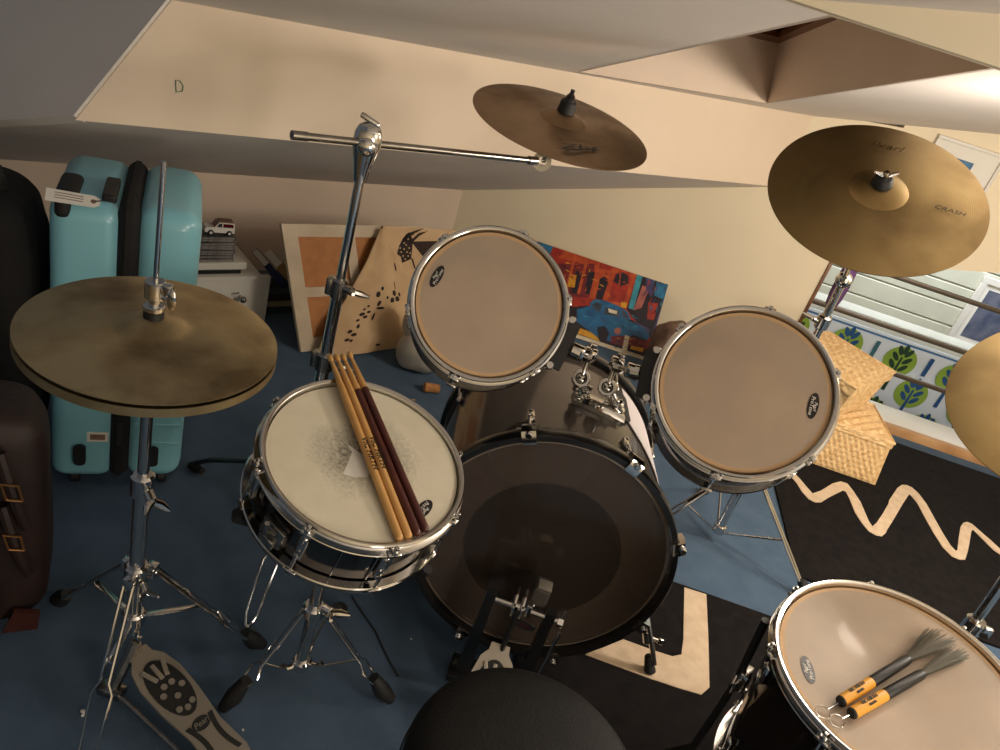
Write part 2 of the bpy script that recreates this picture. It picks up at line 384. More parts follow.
# the room seen through the opening
fw = MB(); fw.box((2.6, 6.12, .0), (6.4, .1, 5.0))
for k in range(24): fw.box((2.6, 6.062, -1.5+.16*k+.079), (6.4, .022, .150), bev=.006, seg=1)
struct(fw.build('wall_far', M['planks'], smooth=0))
fw = MB(); fw.box((2.6, 4.9, -1.62), (6.4, 2.5, .1)); struct(fw.build('floor', M['pine'], smooth=0))
fw = MB(); fw.box((-.2, 4.9, .0), (.1, 2.5, 4.0)); struct(fw.build('wall_side', M['wall'], smooth=0))
# ================================================================ RUGS
def rug(name, label, outline, th=.009):
    t = thing(name, label, 'rug', V((outline[0][0], outline[0][1], 0)))
    mb = MB(); mb.prism(outline, th, Matrix.Translation((0, 0, .0005))); mb.build('pile', M['rug_black'], t, smooth=0)
    return t
ra = rug('rug', 'black rug with a cream zigzag line in front of the railed opening', [(1.035, 2.035), (3.0, 2.04), (3.0, 3.33), (1.035, 3.33)])
za = [(130,175),(185,175),(225,215),(270,270),(320,325),(380,305),(470,250),(530,235),(580,250),(620,300),(680,390),(740,530),(768,572),(800,545),(850,470),(890,400)]
zb_ = [(70,300),(130,210),(165,185),(200,187),(240,205),(290,250),(350,330),(400,420),(470,545),(530,640),(570,682),(582,670),(590,590),(605,500),(625,470),(655,463),(690,478),(760,540),(830,600),(900,665),(1000,760),(1000,800),(900,705),(850,670),(770,590),(700,520),(685,535),(675,600),(660,680),(640,745),(600,745),(540,720),(470,650),(400,540),(330,415),(280,320),(235,265),(220,255),(170,330),(100,450),(50,530)]
zc_ = [(870,620),(840,645),(800,638),(740,605),(690,545),(640,470),(600,370),(570,310),(550,300),(500,325),(440,355),(385,390),(340,390),(290,365),(240,310),(200,245),(165,205),(100,170),(60,120),(80,110)]
zl = [hz(770+x/7.5, 450+y/7.5, .012) for x, y in za]+[hz(880+x/7.5, 460+y/7.5, .012) for x, y in zb_]+[hz(770+x/7.5, 450+y/7.5, .012) for x, y in zc_]
mb = MB(); mb.prism([(p.x, p.y) for p in zl], .0035, Matrix.Translation((0, 0, .0085))); mb.build('zigzag_band', M['rug_cream'], ra, smooth=0)
rb = rug('rug', 'black rug with a cream angular stripe under the bass drum and floor tom', [(.20, .52), (1.75, .52), (1.75, 1.795), (.20, 1.79)])
pl = [hz(*p, .009) for p in [(684, 588), (706, 595), (708, 640), (709, 688), (701, 695), (680, 689), (650, 679), (585, 655), (623, 640), (653, 651), (672, 657), (681, 655), (683, 640)]]
mb = MB(); mb.prism([(p.x, p.y) for p in pl], .0035, Matrix.Translation((0, 0, .0085))); mb.build('stripe_band', M['rug_cream'], rb, smooth=0)
RZ = .012

# ================================================================ DRUMS
def lug_body(mb, T, L=.05, w=.016, d=.013):
    mb.box((d/2, 0, 0), (d, w, L), T, bev=.005, seg=3)
    mb.sphere((d*.6, 0, L*.42), w*.46, T=T); mb.sphere((d*.6, 0, -L*.42), w*.46, T=T)
def head_badge(parent, c, n, pa, pb, w=.026, txts=('Pearl', 'ProTone')):
    """oval printed mark on a head; pa->pb are image points along the reading direction"""
    a, b = hit(*pa, c, n), hit(*pb, c, n)
    T = frame((a+b)/2+V(n).normalized()*.0006, n, b-a); L = (b-a).length
    mb = MB(T); mb.mat(M['badge']); mb.prism([(L*.5*math.cos(t*2*PI/32), w*.5*math.sin(t*2*PI/32)) for t in range(32)], .0004)
    mb.mat(M['white']); mb.text(txts[1], L*.19, Matrix.Translation((0, -w*.13, .0004)), .0004, .15, 1.05); mb.text(txts[0], L*.16, Matrix.Translation((0, w*.2, .0004)), .0004, .3)
    mb.build('printed_badge', None, parent, smooth=0, label='black oval badge with white lettering')
def drum(name, label, c, n, D, depth, shell_m, nlug, hint, cat='drum', head_m=None, dbl=True, skip=(), lugL=.045):
    c, n = V(c), V(n).normalized()
    hp = hit(*hint, c, n)
    T = frame(c-n*depth, n, hp-c)                     # local: z from bottom rim plane (0) to top rim plane (depth)
    t = thing(name, label, cat, T); t_T = T
    R = D/2; rs = R-.013; mb = MB(T)
    zt, zb = depth-.007, .007
    th = .006
    mb.lathe([(rs, zb), (rs, zt-.001), (rs-th, zt-.001), (rs-th, zb)], 96, closed=True); mb.build('shell', shell_m, t)
    mb = MB(T); mb.mat(head_m); mb.lathe([(0, zt), (rs-.007, zt), (rs-.007, zt-.0008), (0, zt-.0008)], 96)
    mb.mat(M['head_ring'] if head_m is not M['snare_head'] else M['snare_head']); mb.lathe([(rs-.007, zt), (rs+.0005, zt-.001), (rs+.0025, zt-.008), (rs-.002, zt-.008), (rs-.007, zt-.0008)], 96, closed=True)
    mb.build('batter_head', None, t)
    mb = MB(T); mb.lathe([(0, zb), (rs+.001, zb), (rs+.001, zb-.001), (0, zb-.001)], 96); mb.build('resonant_head', M['head_film'], t)
    for nm, z, s in (('top_hoop', depth, 1), ('bottom_hoop', 0, -1)):
        mb = MB(T)
        pr = [(R-.010, -.020), (R-.0095, -.004), (R-.009, 0), (R-.006, .0022), (R-.002, .0022), (R, 0), (R-.003, -.0012), (R-.0065, -.003), (R-.0065, -.014), (R-.003, -.0165), (R+.005, -.0175), (R+.006, -.019), (R+.004, -.021)]
        pr = [(r, z+s*q) for r, q in pr]
        mb.lathe(pr if s > 0 else pr[::-1], 128, closed=True)
        for k in range(nlug):
            a = 2*PI*k/nlug; Tk = Matrix.Rotation(a, 4, 'Z')
            mb.box((R+.002, 0, z-s*.0165), (.016, .024, .007), Tk, bev=.003)
        mb.build(nm, M['chrome'], t)
    for k in range(nlug):
        if k in skip: continue
        a = 2*PI*k/nlug; Tk = T @ Matrix.Rotation(a, 4, 'Z'); rr = R+.004
        lt = depth/2 if dbl else depth-.075; lb = depth/2 if dbl else .075; lg = None
        for z0, z1, s in ((lt+.01, depth-.008, 1), (lb-.01, .008, -1)):
            if lg is None or not dbl:
                mb = MB(Tk); lug_body(mb, Matrix.Translation((rs-.001, 0, lt if s > 0 else lb)), min(lugL*1.7, depth*.5) if dbl else lugL); lg = mb.build('lug', M['chrome'], t)
            mb = MB(Tk); mb.cyl((rr, 0, z0), (rr, 0, z1), .0028, seg=8); mb.cyl((rr, 0, z1-s*.003), (rr, 0, z1+s*.003), .006, seg=12); mb.box((rr, 0, z1+s*.006), (.006, .006, .008), bev=.001)
            mb.build('tension_rod', M['chrome'], lg)
            if head_m is M['head_film'] and s > 0:
                mb = MB(Tk); zz = lt
                for dz in (-.014, .014): mb.cyl((rs-th-.006, 0, zz+dz), (rs-th, 0, zz+dz), .0075, seg=10)
                mb.box((rs-th-.001, 0, zz), (.003, .012, .034)); mb.build('lug_screw', M['black'], lg)
    return t, T
# snare drum
SN_C, SN_N = V((-.216, 1.041, .638)), V((.186, -.152, .97)).normalized()
snare, snT = drum('snare_drum', 'steel snare drum with a worn cream head and four sticks lying on it', SN_C, SN_N, .365, .14, M['steel'], 8, (400, 556), head_m=M['snare_head'], lugL=.034)
SN_H = SN_C-SN_N*.007
head_badge(snare, SN_H, SN_N, (431, 501), (416, 518), .022)
mb = MB(snT); mb.mat(M['white_paint'])
q = [hit(*p, SN_H, SN_N) for p in [(347, 444), (352, 452), (349, 460), (343, 474), (353, 477), (368, 477), (371, 470), (364, 456)]]
qi = [snT.inverted() @ p for p in q]; mb.prism([(p.x, p.y) for p in qi], .0004, Matrix.Translation((0, 0, .1331)))
mb.build('worn_patch', M['sheet'], snare, smooth=0, label='pale worn patch')
# strainer on the left of the snare shell
st = MB()
def shell_pt(T, R, px, py, depth):
    """point on a drum shell facing the camera"""
    Ti = T.inverted(); o = Ti @ EYE; d = (Ti.to_3x3() @ view(px, py))
    A = d.x*d.x+d.y*d.y; B = 2*(o.x*d.x+o.y*d.y); Cc = o.x*o.x+o.y*o.y-R*R
    tt = (-B-math.sqrt(max(0, B*B-4*A*Cc)))/(2*A); p = o+d*tt
    return math.atan2(p.y, p.x), p.z
a, z = shell_pt(snT, .17, 272, 545, 0)
Ts = snT @ Matrix.Rotation(a, 4, 'Z') @ Matrix.Translation((.17, 0, .06))
s2 = MB(Ts); s2.box((.008, 0, 0), (.02, .05, .045), bev=.005); s2.box((.02, 0, -.014), (.014, .034, .02), bev=.005); s2.cyl((.018, -.012, .01), (.018, .012, .01), .006); s2.tube([(.02, 0, .01), (.034, 0, .018), (.036, 0, .045)], .0045)
s2.build('strainer', M['chrome_worn'], snare)
a2, z = shell_pt(snT, .17, 352, 560, 0)
s2 = MB(snT @ Matrix.Rotation(a2+.05, 4, 'Z') @ Matrix.Translation((.17, 0, .07))); s2.box((0, -.03, 0), (.003, .0015, .085)); s2.box((0, .03, 0), (.003, .0015, .085)); s2.build('shell_seam', M['chrome'], snare)
# toms
T1_C, T1_N = V((-.12, 1.386, .836)), V((.097, -.818, .567)).normalized()
tom1, t1T = drum('tom_drum', 'left of the two tilted rack toms, in front of the leaning printed cloth', T1_C, T1_N, .32, .21, M['smoke'], 6, (452, 381), head_m=M['head_film'], skip=())
head_badge(tom1, T1_C-T1_N*.007, T1_N, (431, 287), (443, 266), .02)
T2_C, T2_N = V((.404, 1.353, .854)), V((-.218, -.754, .62)).normalized()
tom2, t2T = drum('tom_drum', 'right of the two tilted rack toms, in front of the wicker baskets', T2_C, T2_N, .345, .22, M['smoke'], 6, (714, 484), head_m=M['head_film'])
head_badge(tom2, T2_C-T2_N*.007, T2_N, (816, 393), (810, 419), .02)
FT_C, FT_N = V((.754, 1.01, .603)), V((-.127, -.07, .989)).normalized()
ftom, ftT = drum('floor_tom', 'large floor tom in the foreground with two wire brushes on its head', FT_C, FT_N, .42, .37, M['smoke'], 8, (757, 640), head_m=M['head_film'], dbl=False)
head_badge(ftom, FT_C-FT_N*.007, FT_N, (812, 684), (804, 656), .02)
# floor tom legs with brackets
def ft_leg(ang):
    Tk = ftT @ Matrix.Rotation(ang, 4, 'Z'); d = (Tk.to_3x3() @ V((1, 0, 0)))
    p = Tk @ V((.222, 0, .15)); p2 = Tk @ V((.222, 0, .33))
    q0 = V((p.x, p.y, .16)); out = V((d.x, d.y, 0)).normalized()
    mb = MB(); mb.tube([p2, p, q0, q0+out*.035+V((0, 0, -.06)), q0+out*.035+V((0, 0, -.14))], .0078, 10)
    lg = mb.build('leg', M['grey_black'], ftom)
    mb = MB(); f = q0+out*.035; mb.cyl((f.x, f.y, RZ), (f.x, f.y, .05), .016, .009, 14, bev=.003); mb.build('rubber_foot', M['rubber'], lg)
    mb = MB(Tk); mb.box((.211, 0, .17), (.02, .036, .05), bev=.006); mb.cyl((.222, -.02, .17), (.222, .03, .17), .006); mb.box((.222, .036, .17), (.004, .014, .022), bev=.002)
    mb.build('leg_bracket', M['chrome'], ftom)
ca = shell_pt(ftT, .20, 770, 660, 0)[0]
for k in range(3): ft_leg(ca-.35+k*2*PI/3)
# side mount brackets of the rack toms
def iso_mount(t, T, D, depth, pa, pb, c, n):
    a = hit(*pa, c, n); b = hit(*pb, c, n); Ti = T.inverted()
    aa = [math.atan2((Ti @ q).y, (Ti @ q).x) for q in (a, b)]
    da = (aa[1]-aa[0]+PI) % (2*PI)-PI
    R = D/2+.004; mb = MB(T)
    a0, a1 = aa[0]-.02*math.copysign(1, da), aa[1]+.02*math.copysign(1, da)
    pol = [(R*math.cos(a0+(a1-a0)*k/10), R*math.sin(a0+(a1-a0)*k/10)) for k in range(11)]
    mid = aa[0]+da/2; o_ = V((math.cos(mid), math.sin(mid)))*.034
    pol += [(pol[10][0]+o_.x, pol[10][1]+o_.y), (pol[0][0]+o_.x, pol[0][1]+o_.y)]
    mb.prism(pol, .014, z0=depth-.044); br = mb.build('mount_plate', M['black_plastic'], t, smooth=30)
    for an in aa:
        mb = MB(T); q = V(((R+.010)*math.cos(an), (R+.010)*math.sin(an), 0)); mb.cyl(q+V((0, 0, depth-.046)), q+V((0, 0, depth-.022)), .009, seg=16, bev=.002); mb.build('grommet', M['chrome'], br)
    return T @ V(((R+.030)*math.cos(mid), (R+.030)*math.sin(mid), depth-.037)), (T.to_3x3() @ V((math.cos(mid), math.sin(mid), 0)))
m1, m1d = iso_mount(tom1, t1T, .32, .21, (574, 318), (548, 360), T1_C, T1_N)
m2, m2d = iso_mount(tom2, t2T, .345, .22, (656, 346), (645, 395), T2_C, T2_N)

# ================================================================ BASS DRUM
BC = V((.157, 1.31, .346)); ya, ti = math.radians(6), math.radians(4.2)
BN = V((math.sin(ya)*math.cos(ti), -math.cos(ya)*math.cos(ti), math.sin(ti)))
BT = frame(BC, -BN, (math.cos(ya), math.sin(ya), 0))      # local z runs from batter side to the back; +x right; y down
BT = frame(BC, BN, (math.cos(ya), math.sin(ya), 0))       # local z towards the drummer, y up
BD = .50
bass = thing('bass_drum', 'large smoky bass drum standing on its side in the middle of the kit', 'drum', frame((.157, 1.56, .01), (0, 0, 1)))
RB = .2975; rsb = .279
mb = MB(BT); mb.lathe([(rsb, -.02), (rsb, -BD+.02), (rsb-.007, -BD+.02), (rsb-.007, -.02)], 128, closed=True); mb.build('shell', M['smoke_bass'], bass)
for nm, z0, z1 in (('batter_hoop', .012, -.028), ('resonant_hoop', -BD-.012, -BD+.028)):
    mb = MB(BT); lo_, hi2 = min(z0, z1), max(z0, z1)
    mb.lathe([(RB-.014, lo_), (RB-.002, lo_), (RB, lo_+.003), (RB, hi2-.003), (RB-.002, hi2), (RB-.014, hi2)], 128, closed=True); mb.build(nm, M['black'], bass)
mb = MB(BT); mb.mat(M['head_bass_dot']); mb.lathe([(0, -.004), (.175, -.004), (.175, -.005), (0, -.005)], 96); mb.mat(M['head_bass']); mb.lathe([(.175, -.004), (.2725, -.004), (.2725, -.005), (.175, -.005)], 128); mb.mat(M['head_bass_ring']); mb.lathe([(.2725, -.004), (.2765, -.005), (RB-.015, -.012), (.2765, -.014), (.2725, -.005)], 128, closed=True)
mb.build('batter_head', None, bass)
mb = MB(BT); mb.mat(mat('brown_front_head', (120, 104, 92), .3, transp=.3, tint=(190, 175, 160))); zz_ = -BD+.006
mb.lathe([(.20, zz_), (RB-.015, zz_), (RB-.015, zz_-.001), (.20, zz_-.001)], 96, closed=True)
mb.mat(M['black']); mb.lathe([(.165, zz_), (.20, zz_), (.20, zz_-.001), (.165, zz_-.001)], 96, closed=True)
mb.mat(M['head_bass']); mb.lathe([(0, zz_), (.165, zz_), (.165, zz_-.001), (0, zz_-.001)], 96)
mb.build('resonant_head', None, bass)
for k in range(8):
    a = math.radians(22.5+45*k); Tk = BT @ Matrix.Rotation(a, 4, 'Z')
    for side, zc, s in (('batter', 0, 1), ('back', -BD, -1)):
        if side == 'back' and k not in (0, 1, 2, 3): continue
        mb = MB(Tk); zl = zc-s*.10
        lug_body(mb, Matrix.Translation((rsb-.001, 0, zl)), .04, .018, .014); lg = mb.build('lug', M['chrome'], bass)
        mb = MB(Tk); mb.cyl((rsb+.013, 0, zl+s*.02), (RB+.004, 0, zc+s*.02), .0032, seg=8); mb.build('tension_rod', M['chrome'], lg)
        mb = MB(Tk); x = RB+.001
        mb.prism([(x-.018, zc+s*.0135), (x-.018, zc+s*.019), (x-.002, zc+s*.020), (x+.012, zc+s*.016), (x+.014, zc-s*.004), (x+.010, zc-s*.022), (x+.0005, zc-s*.022), (x+.0005, zc+s*.0125)], .03, Matrix(((1, 0, 0, 0), (0, 0, -1, .015), (0, 1, 0, 0), (0, 0, 0, 1))))
        mb.cyl((x+.006, 0, zc+s*.015), (x+.006, 0, zc+s*.026), .0075, seg=12, bev=.002); mb.build('claw', M['chrome'], bass)
# spurs
for sgn, ft in ((1, (650, 672)), (-1, None)):
    f = hz(*ft, RZ) if ft else V((-.17, 1.50, 0.0))
    top = BT @ V((sgn*.272, -.07, -.13)); top2 = f+(top-f)*.5
    mb = MB(); mb.tube([top, f+V((0, 0, .03))], .007, 12); mb.cyl(f+(top-f)*.30, f+(top-f)*.42, .011, seg=14, bev=.002); mb.cyl(f+(top-f)*.36, f+(top-f)*.36+V((.03, 0, 0)), .005); mb.box(f+(top-f)*.36+V((.036, 0, 0)), (.014, .006, .018), bev=.002)
    s_ = mb.build('spur', M['chrome'], bass); mb = MB(); mb.cyl(f, f+(top-f).normalized()*.05, .015, .010, 14, bev=.003); mb.build('rubber_foot', M['rubber'], s_)
    mb = MB(); mb.box((0, 0, 0), (.04, .05, .06), Matrix.Translation(top) , bev=.01); mb.build('spur_bracket', M['chrome'], bass)
# tom holder
a78 = math.radians(78.4); Tm = BT @ Matrix.Rotation(a78-PI/2, 4, 'Z') @ Matrix.Translation((0, rsb, -.215))     # local: x right, y out of the shell, z to drummer
th = thing('tom_holder', 'chrome double tom holder bolted on top of the bass drum shell', 'drum hardware', frame(Tm @ V((0, .004, 0)), Tm.to_3x3() @ V((0, 1, 0))))
mb = MB(Tm)
mb.grid(lambda u, v: V((0, 0, 0)), 1, 1) if 0 else None
nseg = 16; vs = []
for i in range(nseg+1):
    x = -.075+.13*i/nseg; yb = math.sqrt(rsb**2-x*x)-rsb+.001
    hw = .036*math.sqrt(max(.04, 1-((x+.01)/.072)**2*.75)); hgt = .018
    vs += [(x, yb, -hw), (x, yb+hgt*.6, -hw), (x, yb+hgt, -hw*.6), (x, yb+hgt, hw*.6), (x, yb+hgt*.6, hw), (x, yb, hw)]
fs = [(i*6+k, i*6+(k+1) % 6, i*6+6+(k+1) % 6, i*6+6+k) for i in range(nseg) for k in range(6)]+[tuple(range(6)), tuple(nseg*6+5-k for k in range(6))]
mb.add(vs, fs); mb.build('base_plate', M['chrome'], th)
inv = Tm.inverted()
for px, mt, md, (bx, by) in ((-.045, m1, m1d, (581, 379)), (.045, m2, m2d, (607, 388))):
    base = Tm @ V((px, .012, -.012)); up_ = V((0, 0, 1))
    ball = hy(bx, by, base.y-.005)
    mb = MB(); mb.cyl(base, base+(ball-base)*.55, .014, seg=16, bev=.003); mb.cyl(base+(ball-base)*.2, base+(ball-base)*.42, .019, seg=16, bev=.004); mb.cyl(base+(ball-base)*.5, ball, .012)
    po = mb.build('post', M['chrome'], th)
    mb = MB(); mb.box((base+(ball-base)*.3)+V((-.022, 0, 0)), (.016, .008, .02), bev=.003); mb.build('wing_bolt', M['chrome'], po)
    mb = MB(); nrm = (EYE-ball).normalized(); Tb = frame(ball, nrm+V((0, 0, .2)))
    mb.lathe([(.014, -.012), (.020, -.012), (.022, -.006), (.022, .008), (.019, .012), (.014, .012)], 28, Tb, closed=True)
    mb.sphere(ball, .0145); mb.build('ball_clamp', M['chrome'], th)
    rod_end = mt+md*.012; mid = ball+V((0, .012, .055)); 
    mb = MB(); mb.tube([ball, mid*.75+ball*.25, mid, rod_end*.35+mid*.65, rod_end], .0062, 12); arm = mb.build('arm', M['chrome'], th)
    dirn = (rod_end-mid).normalized()
    mb = MB(); mb.cyl(mid-dirn*.012, mid+dirn*.03, .015, seg=16, bev=.003); mb.box(mid+V((0, -.006, .012)), (.03, .022, .022), bev=.004); mb.cyl(mid+dirn*.01, mid+dirn*.01+V((0, -.014, .03)), .004); mb.box(mid+dirn*.01+V((0, -.016, .036)), (.018, .006, .012), bev=.002)
    mb.build('clamp', M['chrome'], th)
    mb = MB(); mb.cyl(mt-md*.004, mt+md*.02, .016, seg=16, bev=.003); mb.box(mt+md*.012, (.03, .02, .03), bev=.004); mb.build('arm_socket', M['chrome'], th)
# white sheet with a black panel draped on the shell
def shp(dep, ang, off): return BT @ V(((rsb+off)*math.cos(math.radians(ang)), (rsb+off)*math.sin(math.radians(ang)), -dep))
ws = thing('paper_sheet', 'white sheet with a black panel draped over the right side of the bass drum', 'paper', frame(shp(.3, 45, 0), (0, 0, 1)))
def drape(a_hi, a_lo, fd0, fd1, off, th_, nm, m, lab=None):
    mb = MB(); n_ = 14; vs = []
    for i in range(n_+1):
        t = i/n_; an = a_hi+(a_lo-a_hi)*t
        for dd, of in ((fd0(t), off), (fd1(t), off), (fd1(t), off+th_), (fd0(t), off+th_)): vs.append(shp(dd, an, of))
    fs = [(i*4+k, i*4+(k+1) % 4, i*4+4+(k+1) % 4, i*4+4+k) for i in range(n_) for k in range(4)]+[(3, 2, 1, 0), tuple(n_*4+k for k in range(4))]
    mb.add(vs, fs); return mb.build(nm, m, ws, label=lab)
drape(61.5, 2, lambda t: .25-.19*t**.8, lambda t: .44-.05*t, .0025, .002, 'sheet', M['sheet'])
drape(73, 61, lambda t: .25-.03*math.sin(t*PI), lambda t: .37+.03*math.sin(t*PI), .005, .004, 'black_panel', M['rubber'], 'black panel')

# ================================================================ BASS PEDAL
pd = thing('bass_drum_pedal', 'bass drum pedal with black uprights and a grey block beater', 'pedal', (.05, 1.17, RZ))
sL, sR = hy(497, 603, 1.20), hy(556, 617, 1.20)
uz = (sL.z+sR.z)/2; uL, uR = V((sL.x-.018, 1.20, uz)), V((sR.x-.012, 1.20, uz))
for u_ in (uL, uR):
    mb = MB(); T = Matrix.Translation((u_.x, u_.y, RZ))
    mb.prism([(-.016, 0), (.016, 0), (.010, uz-RZ-.01), (.011, uz-RZ+.018), (-.011, uz-RZ+.018), (-.010, uz-RZ-.01)], .02, T @ Matrix(((1, 0, 0, 0), (0, 0, -1, .01), (0, 1, 0, 0), (0, 0, 0, 1)))); mb.build('upright', M['black'], pd, smooth=0)
mb = MB(); mb.cyl((uL.x-.006, 1.20, uz), (uR.x+.03, 1.20, uz), .0065); mb.cyl((uR.x+.018, 1.20, uz), (uR.x+.03, 1.20, uz), .012, seg=6); mb.tube([(uR.x+.024, 1.20, uz+.008), (uR.x+.026, 1.20, uz+.03)], .003); mb.build('axle', M['chrome'], pd)
cx = (uL.x+uR.x)/2-.006
mb = MB()
for dx in (-.009, .009): mb.lathe([(.016, -.002), (.034, -.002), (.034, .002), (.016, .002)], 28, frame((cx+dx, 1.20, uz+.012), (1, 0, 0)), closed=True)
mb.cyl((cx-.012, 1.20, uz), (cx+.012, 1.20, uz), .012); mb.build('cam', M['chrome'], pd)
mb = MB(); mb.tube([(cx, 1.165, uz+.02), (cx, 1.163, uz-.03), (cx, 1.155, uz-.09)], .0055, 6); mb.build('chain', M['black_plastic'], pd)
bh = hy(541, 592, 1.235)
mb = MB(); mb.cyl((cx+.024, 1.20, uz-.02), bh-V((.0, .012, 0)), .0032); mb.box((cx+.024, 1.20, uz+.004), (.014, .02, .034), bev=.003); mb.build('beater_rod', M['chrome'], pd)
mb = MB(); mb.mat(M['felt']); mb.box(bh, (.036, .048, .046), bev=.006); mb.mat(M['pedal_grey']); mb.box(bh+V((.003, -.003, .0245)), (.03, .028, .004), bev=.001); mb.build('beater', None, pd)
for x_ in (uR.x+.035,):
    mb = MB(); mb.cyl((x_-.01, 1.185, RZ+.02), (x_-.004, 1.19, uz-.02), .004); mb.tube([(x_-.01+.008*math.cos(k*.9), 1.185+.008*math.sin(k*.9), RZ+.03+k*.0016) for k in range(50)], .0013, 5); mb.build('spring', M['chrome'], pd)
hx = cx-.012
mb = MB(); mb.box((cx, 1.21, RZ+.012), (uR.x-uL.x+.05, .07, .02), bev=.004); mb.box((cx, .93, RZ+.008), (.085, .07, .014), bev=.004); mb.tube([(uL.x+.01, 1.18, RZ+.006), (cx-.03, .95, RZ+.006)], .004); mb.tube([(uR.x-.01, 1.18, RZ+.006), (cx+.03, .95, RZ+.006)], .004); mb.build('base_frame', M['black'], pd)
def footboard(parent, heel, toe, wid, updir):
    """tapered footboard from heel to toe with an oval black pad, holes and bars"""
    L_ = (toe-heel).length; T = frame(heel, V(updir)-(toe-heel).normalized()*V(updir).dot((toe-heel).normalized()), toe-heel)
    pr = [(0, -.40), (.06, -.46), (.30, -.40), (.55, -.50), (.75, -.52), (.88, -.42), (.94, -.26), (1, -.24)]
    out = [(a*L_, b*wid) for a, b in pr]+[(a*L_, -b*wid) for a, b in pr[::-1]]
    mb = MB(T); mb.prism(out, .006); fb = mb.build('footboard', M['pedal_grey'], parent, smooth=0)
    mb = MB(T); mb.mat(M['rubber']); mb.prism([(L_*(.655+.225*math.cos(k*PI/16)), wid*.40*math.sin(k*PI/16)) for k in range(32)], .002, z0=.006)
    mb.prism([(L_*(.07+.30*k/10), wid*(-.36+.10*math.sin(k/10*PI))) for k in range(11)]+[(L_*(.37-.30*k/10), wid*(-.27+.10*math.sin((10-k)/10*PI)+.02)) for k in range(11)], .0015, z0=.006)
    mb.prism([(L_*(.07+.30*k/10), wid*(.36-.10*math.sin(k/10*PI))) for k in range(11)]+[(L_*(.37-.30*k/10), wid*(.27-.10*math.sin((10-k)/10*PI)-.02)) for k in range(11)], .0015, z0=.006)
    mb.mat(M['pedal_grey'])
    for x, y in ((.50, -.17), (.50, .17), (.58, 0), (.63, -.24), (.63, .24), (.48, 0), (.68, -.10), (.68, .10)):
        mb.cyl((L_*x, wid*y, .008), (L_*x, wid*y, .0105), .0062, seg=12)
    for sgn in (-1, 0, 1):
        Tq = Matrix.Translation((L_*.79, wid*.2*sgn, .009)) @ Matrix.Rotation(sgn*.35, 4, 'Z'); mb.box((0, 0, 0), (L_*.12, .009, .003), Tq, bev=.001)
    mb.build('tread_pad', None, fb)
    mb = MB(T); mb.mat(M['rubber']); mb.prism([(L_*(.345+.045*math.cos(k*PI/12)), wid*.22*math.sin(k*PI/12)) for k in range(24)], .0012, z0=.006); mb.mat(M['pedal_grey']); mb.text('Pearl', wid*.19, Matrix.Translation((L_*.345, 0, .0072)) @ Matrix.Rotation(-PI/2, 4, 'Z'), .0008, .3); mb.build('name_plate', None, fb, smooth=0)
    return fb
footboard(pd, V((cx, .93, RZ+.03)), V((cx-.005, 1.165, uz-.085)), .085, (0, 0, 1))
mb = MB(); np_ = hy(524, 625, 1.215); Tn = frame(np_, (0, -1, .25), (1, 0, 0)); mb.mat(M['black']); mb.prism([(.026*math.cos(k*PI/16), .009*math.sin(k*PI/16)) for k in range(32)], .004, Tn); mb.mat(M['maroon']); mb.text('Pearl', .012, Tn @ Matrix.Translation((0, 0, .004)), .0006, .3); mb.build('name_plate', None, pd, smooth=0)

# ================================================================ STANDS
def double_leg(parent, hub, foot, w=.014, bulge=.034, r=.003, boot=True, name='leg', m=None, kb=.52, bl=.075):
    hub, foot = V(hub), V(foot); d = (foot-hub); dn = d.normalized(); side = dn.cross(V((0, 0, 1))).normalized()
    L_ = d.length; e_ = L_-(bl*.75 if boot else 0)
    mb = MB()
    for s in (-1, 1):
        pts = [hub+side*s*w/2, hub+dn*L_*kb+side*s*w/2, hub+dn*(L_*kb+.02)+side*s*bulge/2, hub+dn*(e_-.03)+side*s*bulge/2*.75, hub+dn*e_+side*s*.004]
        mb.tube(pts, r, 8)
    mb.sphere(hub+dn*e_, .005)
    lg = mb.build(name, m or M['chrome'], parent)
    if boot:
        mb = MB(); mb.tube([hub+dn*(L_-bl)+V((0, 0, .006)), hub+dn*(L_-bl*.5)+V((0, 0, .004)), foot+V((0, 0, .012))], [.012, .019, .012], 12); mb.build('rubber_foot', M['rubber'], lg)
    return lg
def wing(mb, p, d, s=.014):
    p, d = V(p), V(d).normalized(); mb.cyl(p, p+d*s, s*.42, seg=12, bev=.001); q = p+d*s
    sd = d.cross(V((.3, .2, .9))).normalized()
    for k in (-1, 1): mb.tube([q, q+sd*k*s*.7+d*s*.4, q+sd*k*s*1.25+d*s*1.1], [s*.3, s*.34, s*.16], 8)
# ---- hi-hat stand
HX, HY = -.548, .915
hh = thing('hi_hat_stand', 'chrome hi-hat stand with a grey foot pedal, holding two cymbals beside the turquoise suitcase', 'hi-hat stand', (HX, HY, 0))
mb = MB(); mb.cyl((HX, HY, .30), (HX, HY, 1.078), .0038, seg=10, bev=.001); mb.build('pull_rod', M['chrome'], hh)
mb = MB(); mb.cyl((HX, HY, .52), (HX, HY, .772), .0095, seg=16); mb.cyl((HX, HY, .765), (HX, HY, .79), .018, seg=18, bev=.003); mb.build('upper_tube', M['chrome'], hh)
mb = MB(); mb.cyl((HX, HY, .17), (HX, HY, .53), .0135, seg=18); mb.build('lower_tube', M['chrome'], hh)
mb = MB(); mb.cyl((HX, HY, .50), (HX, HY, .545), .019, seg=20, bev=.004); wing(mb, (HX+.015, HY-.008, .52), (.8, -.5, -.5), .02); mb.build('height_clamp', M['chrome'], hh)
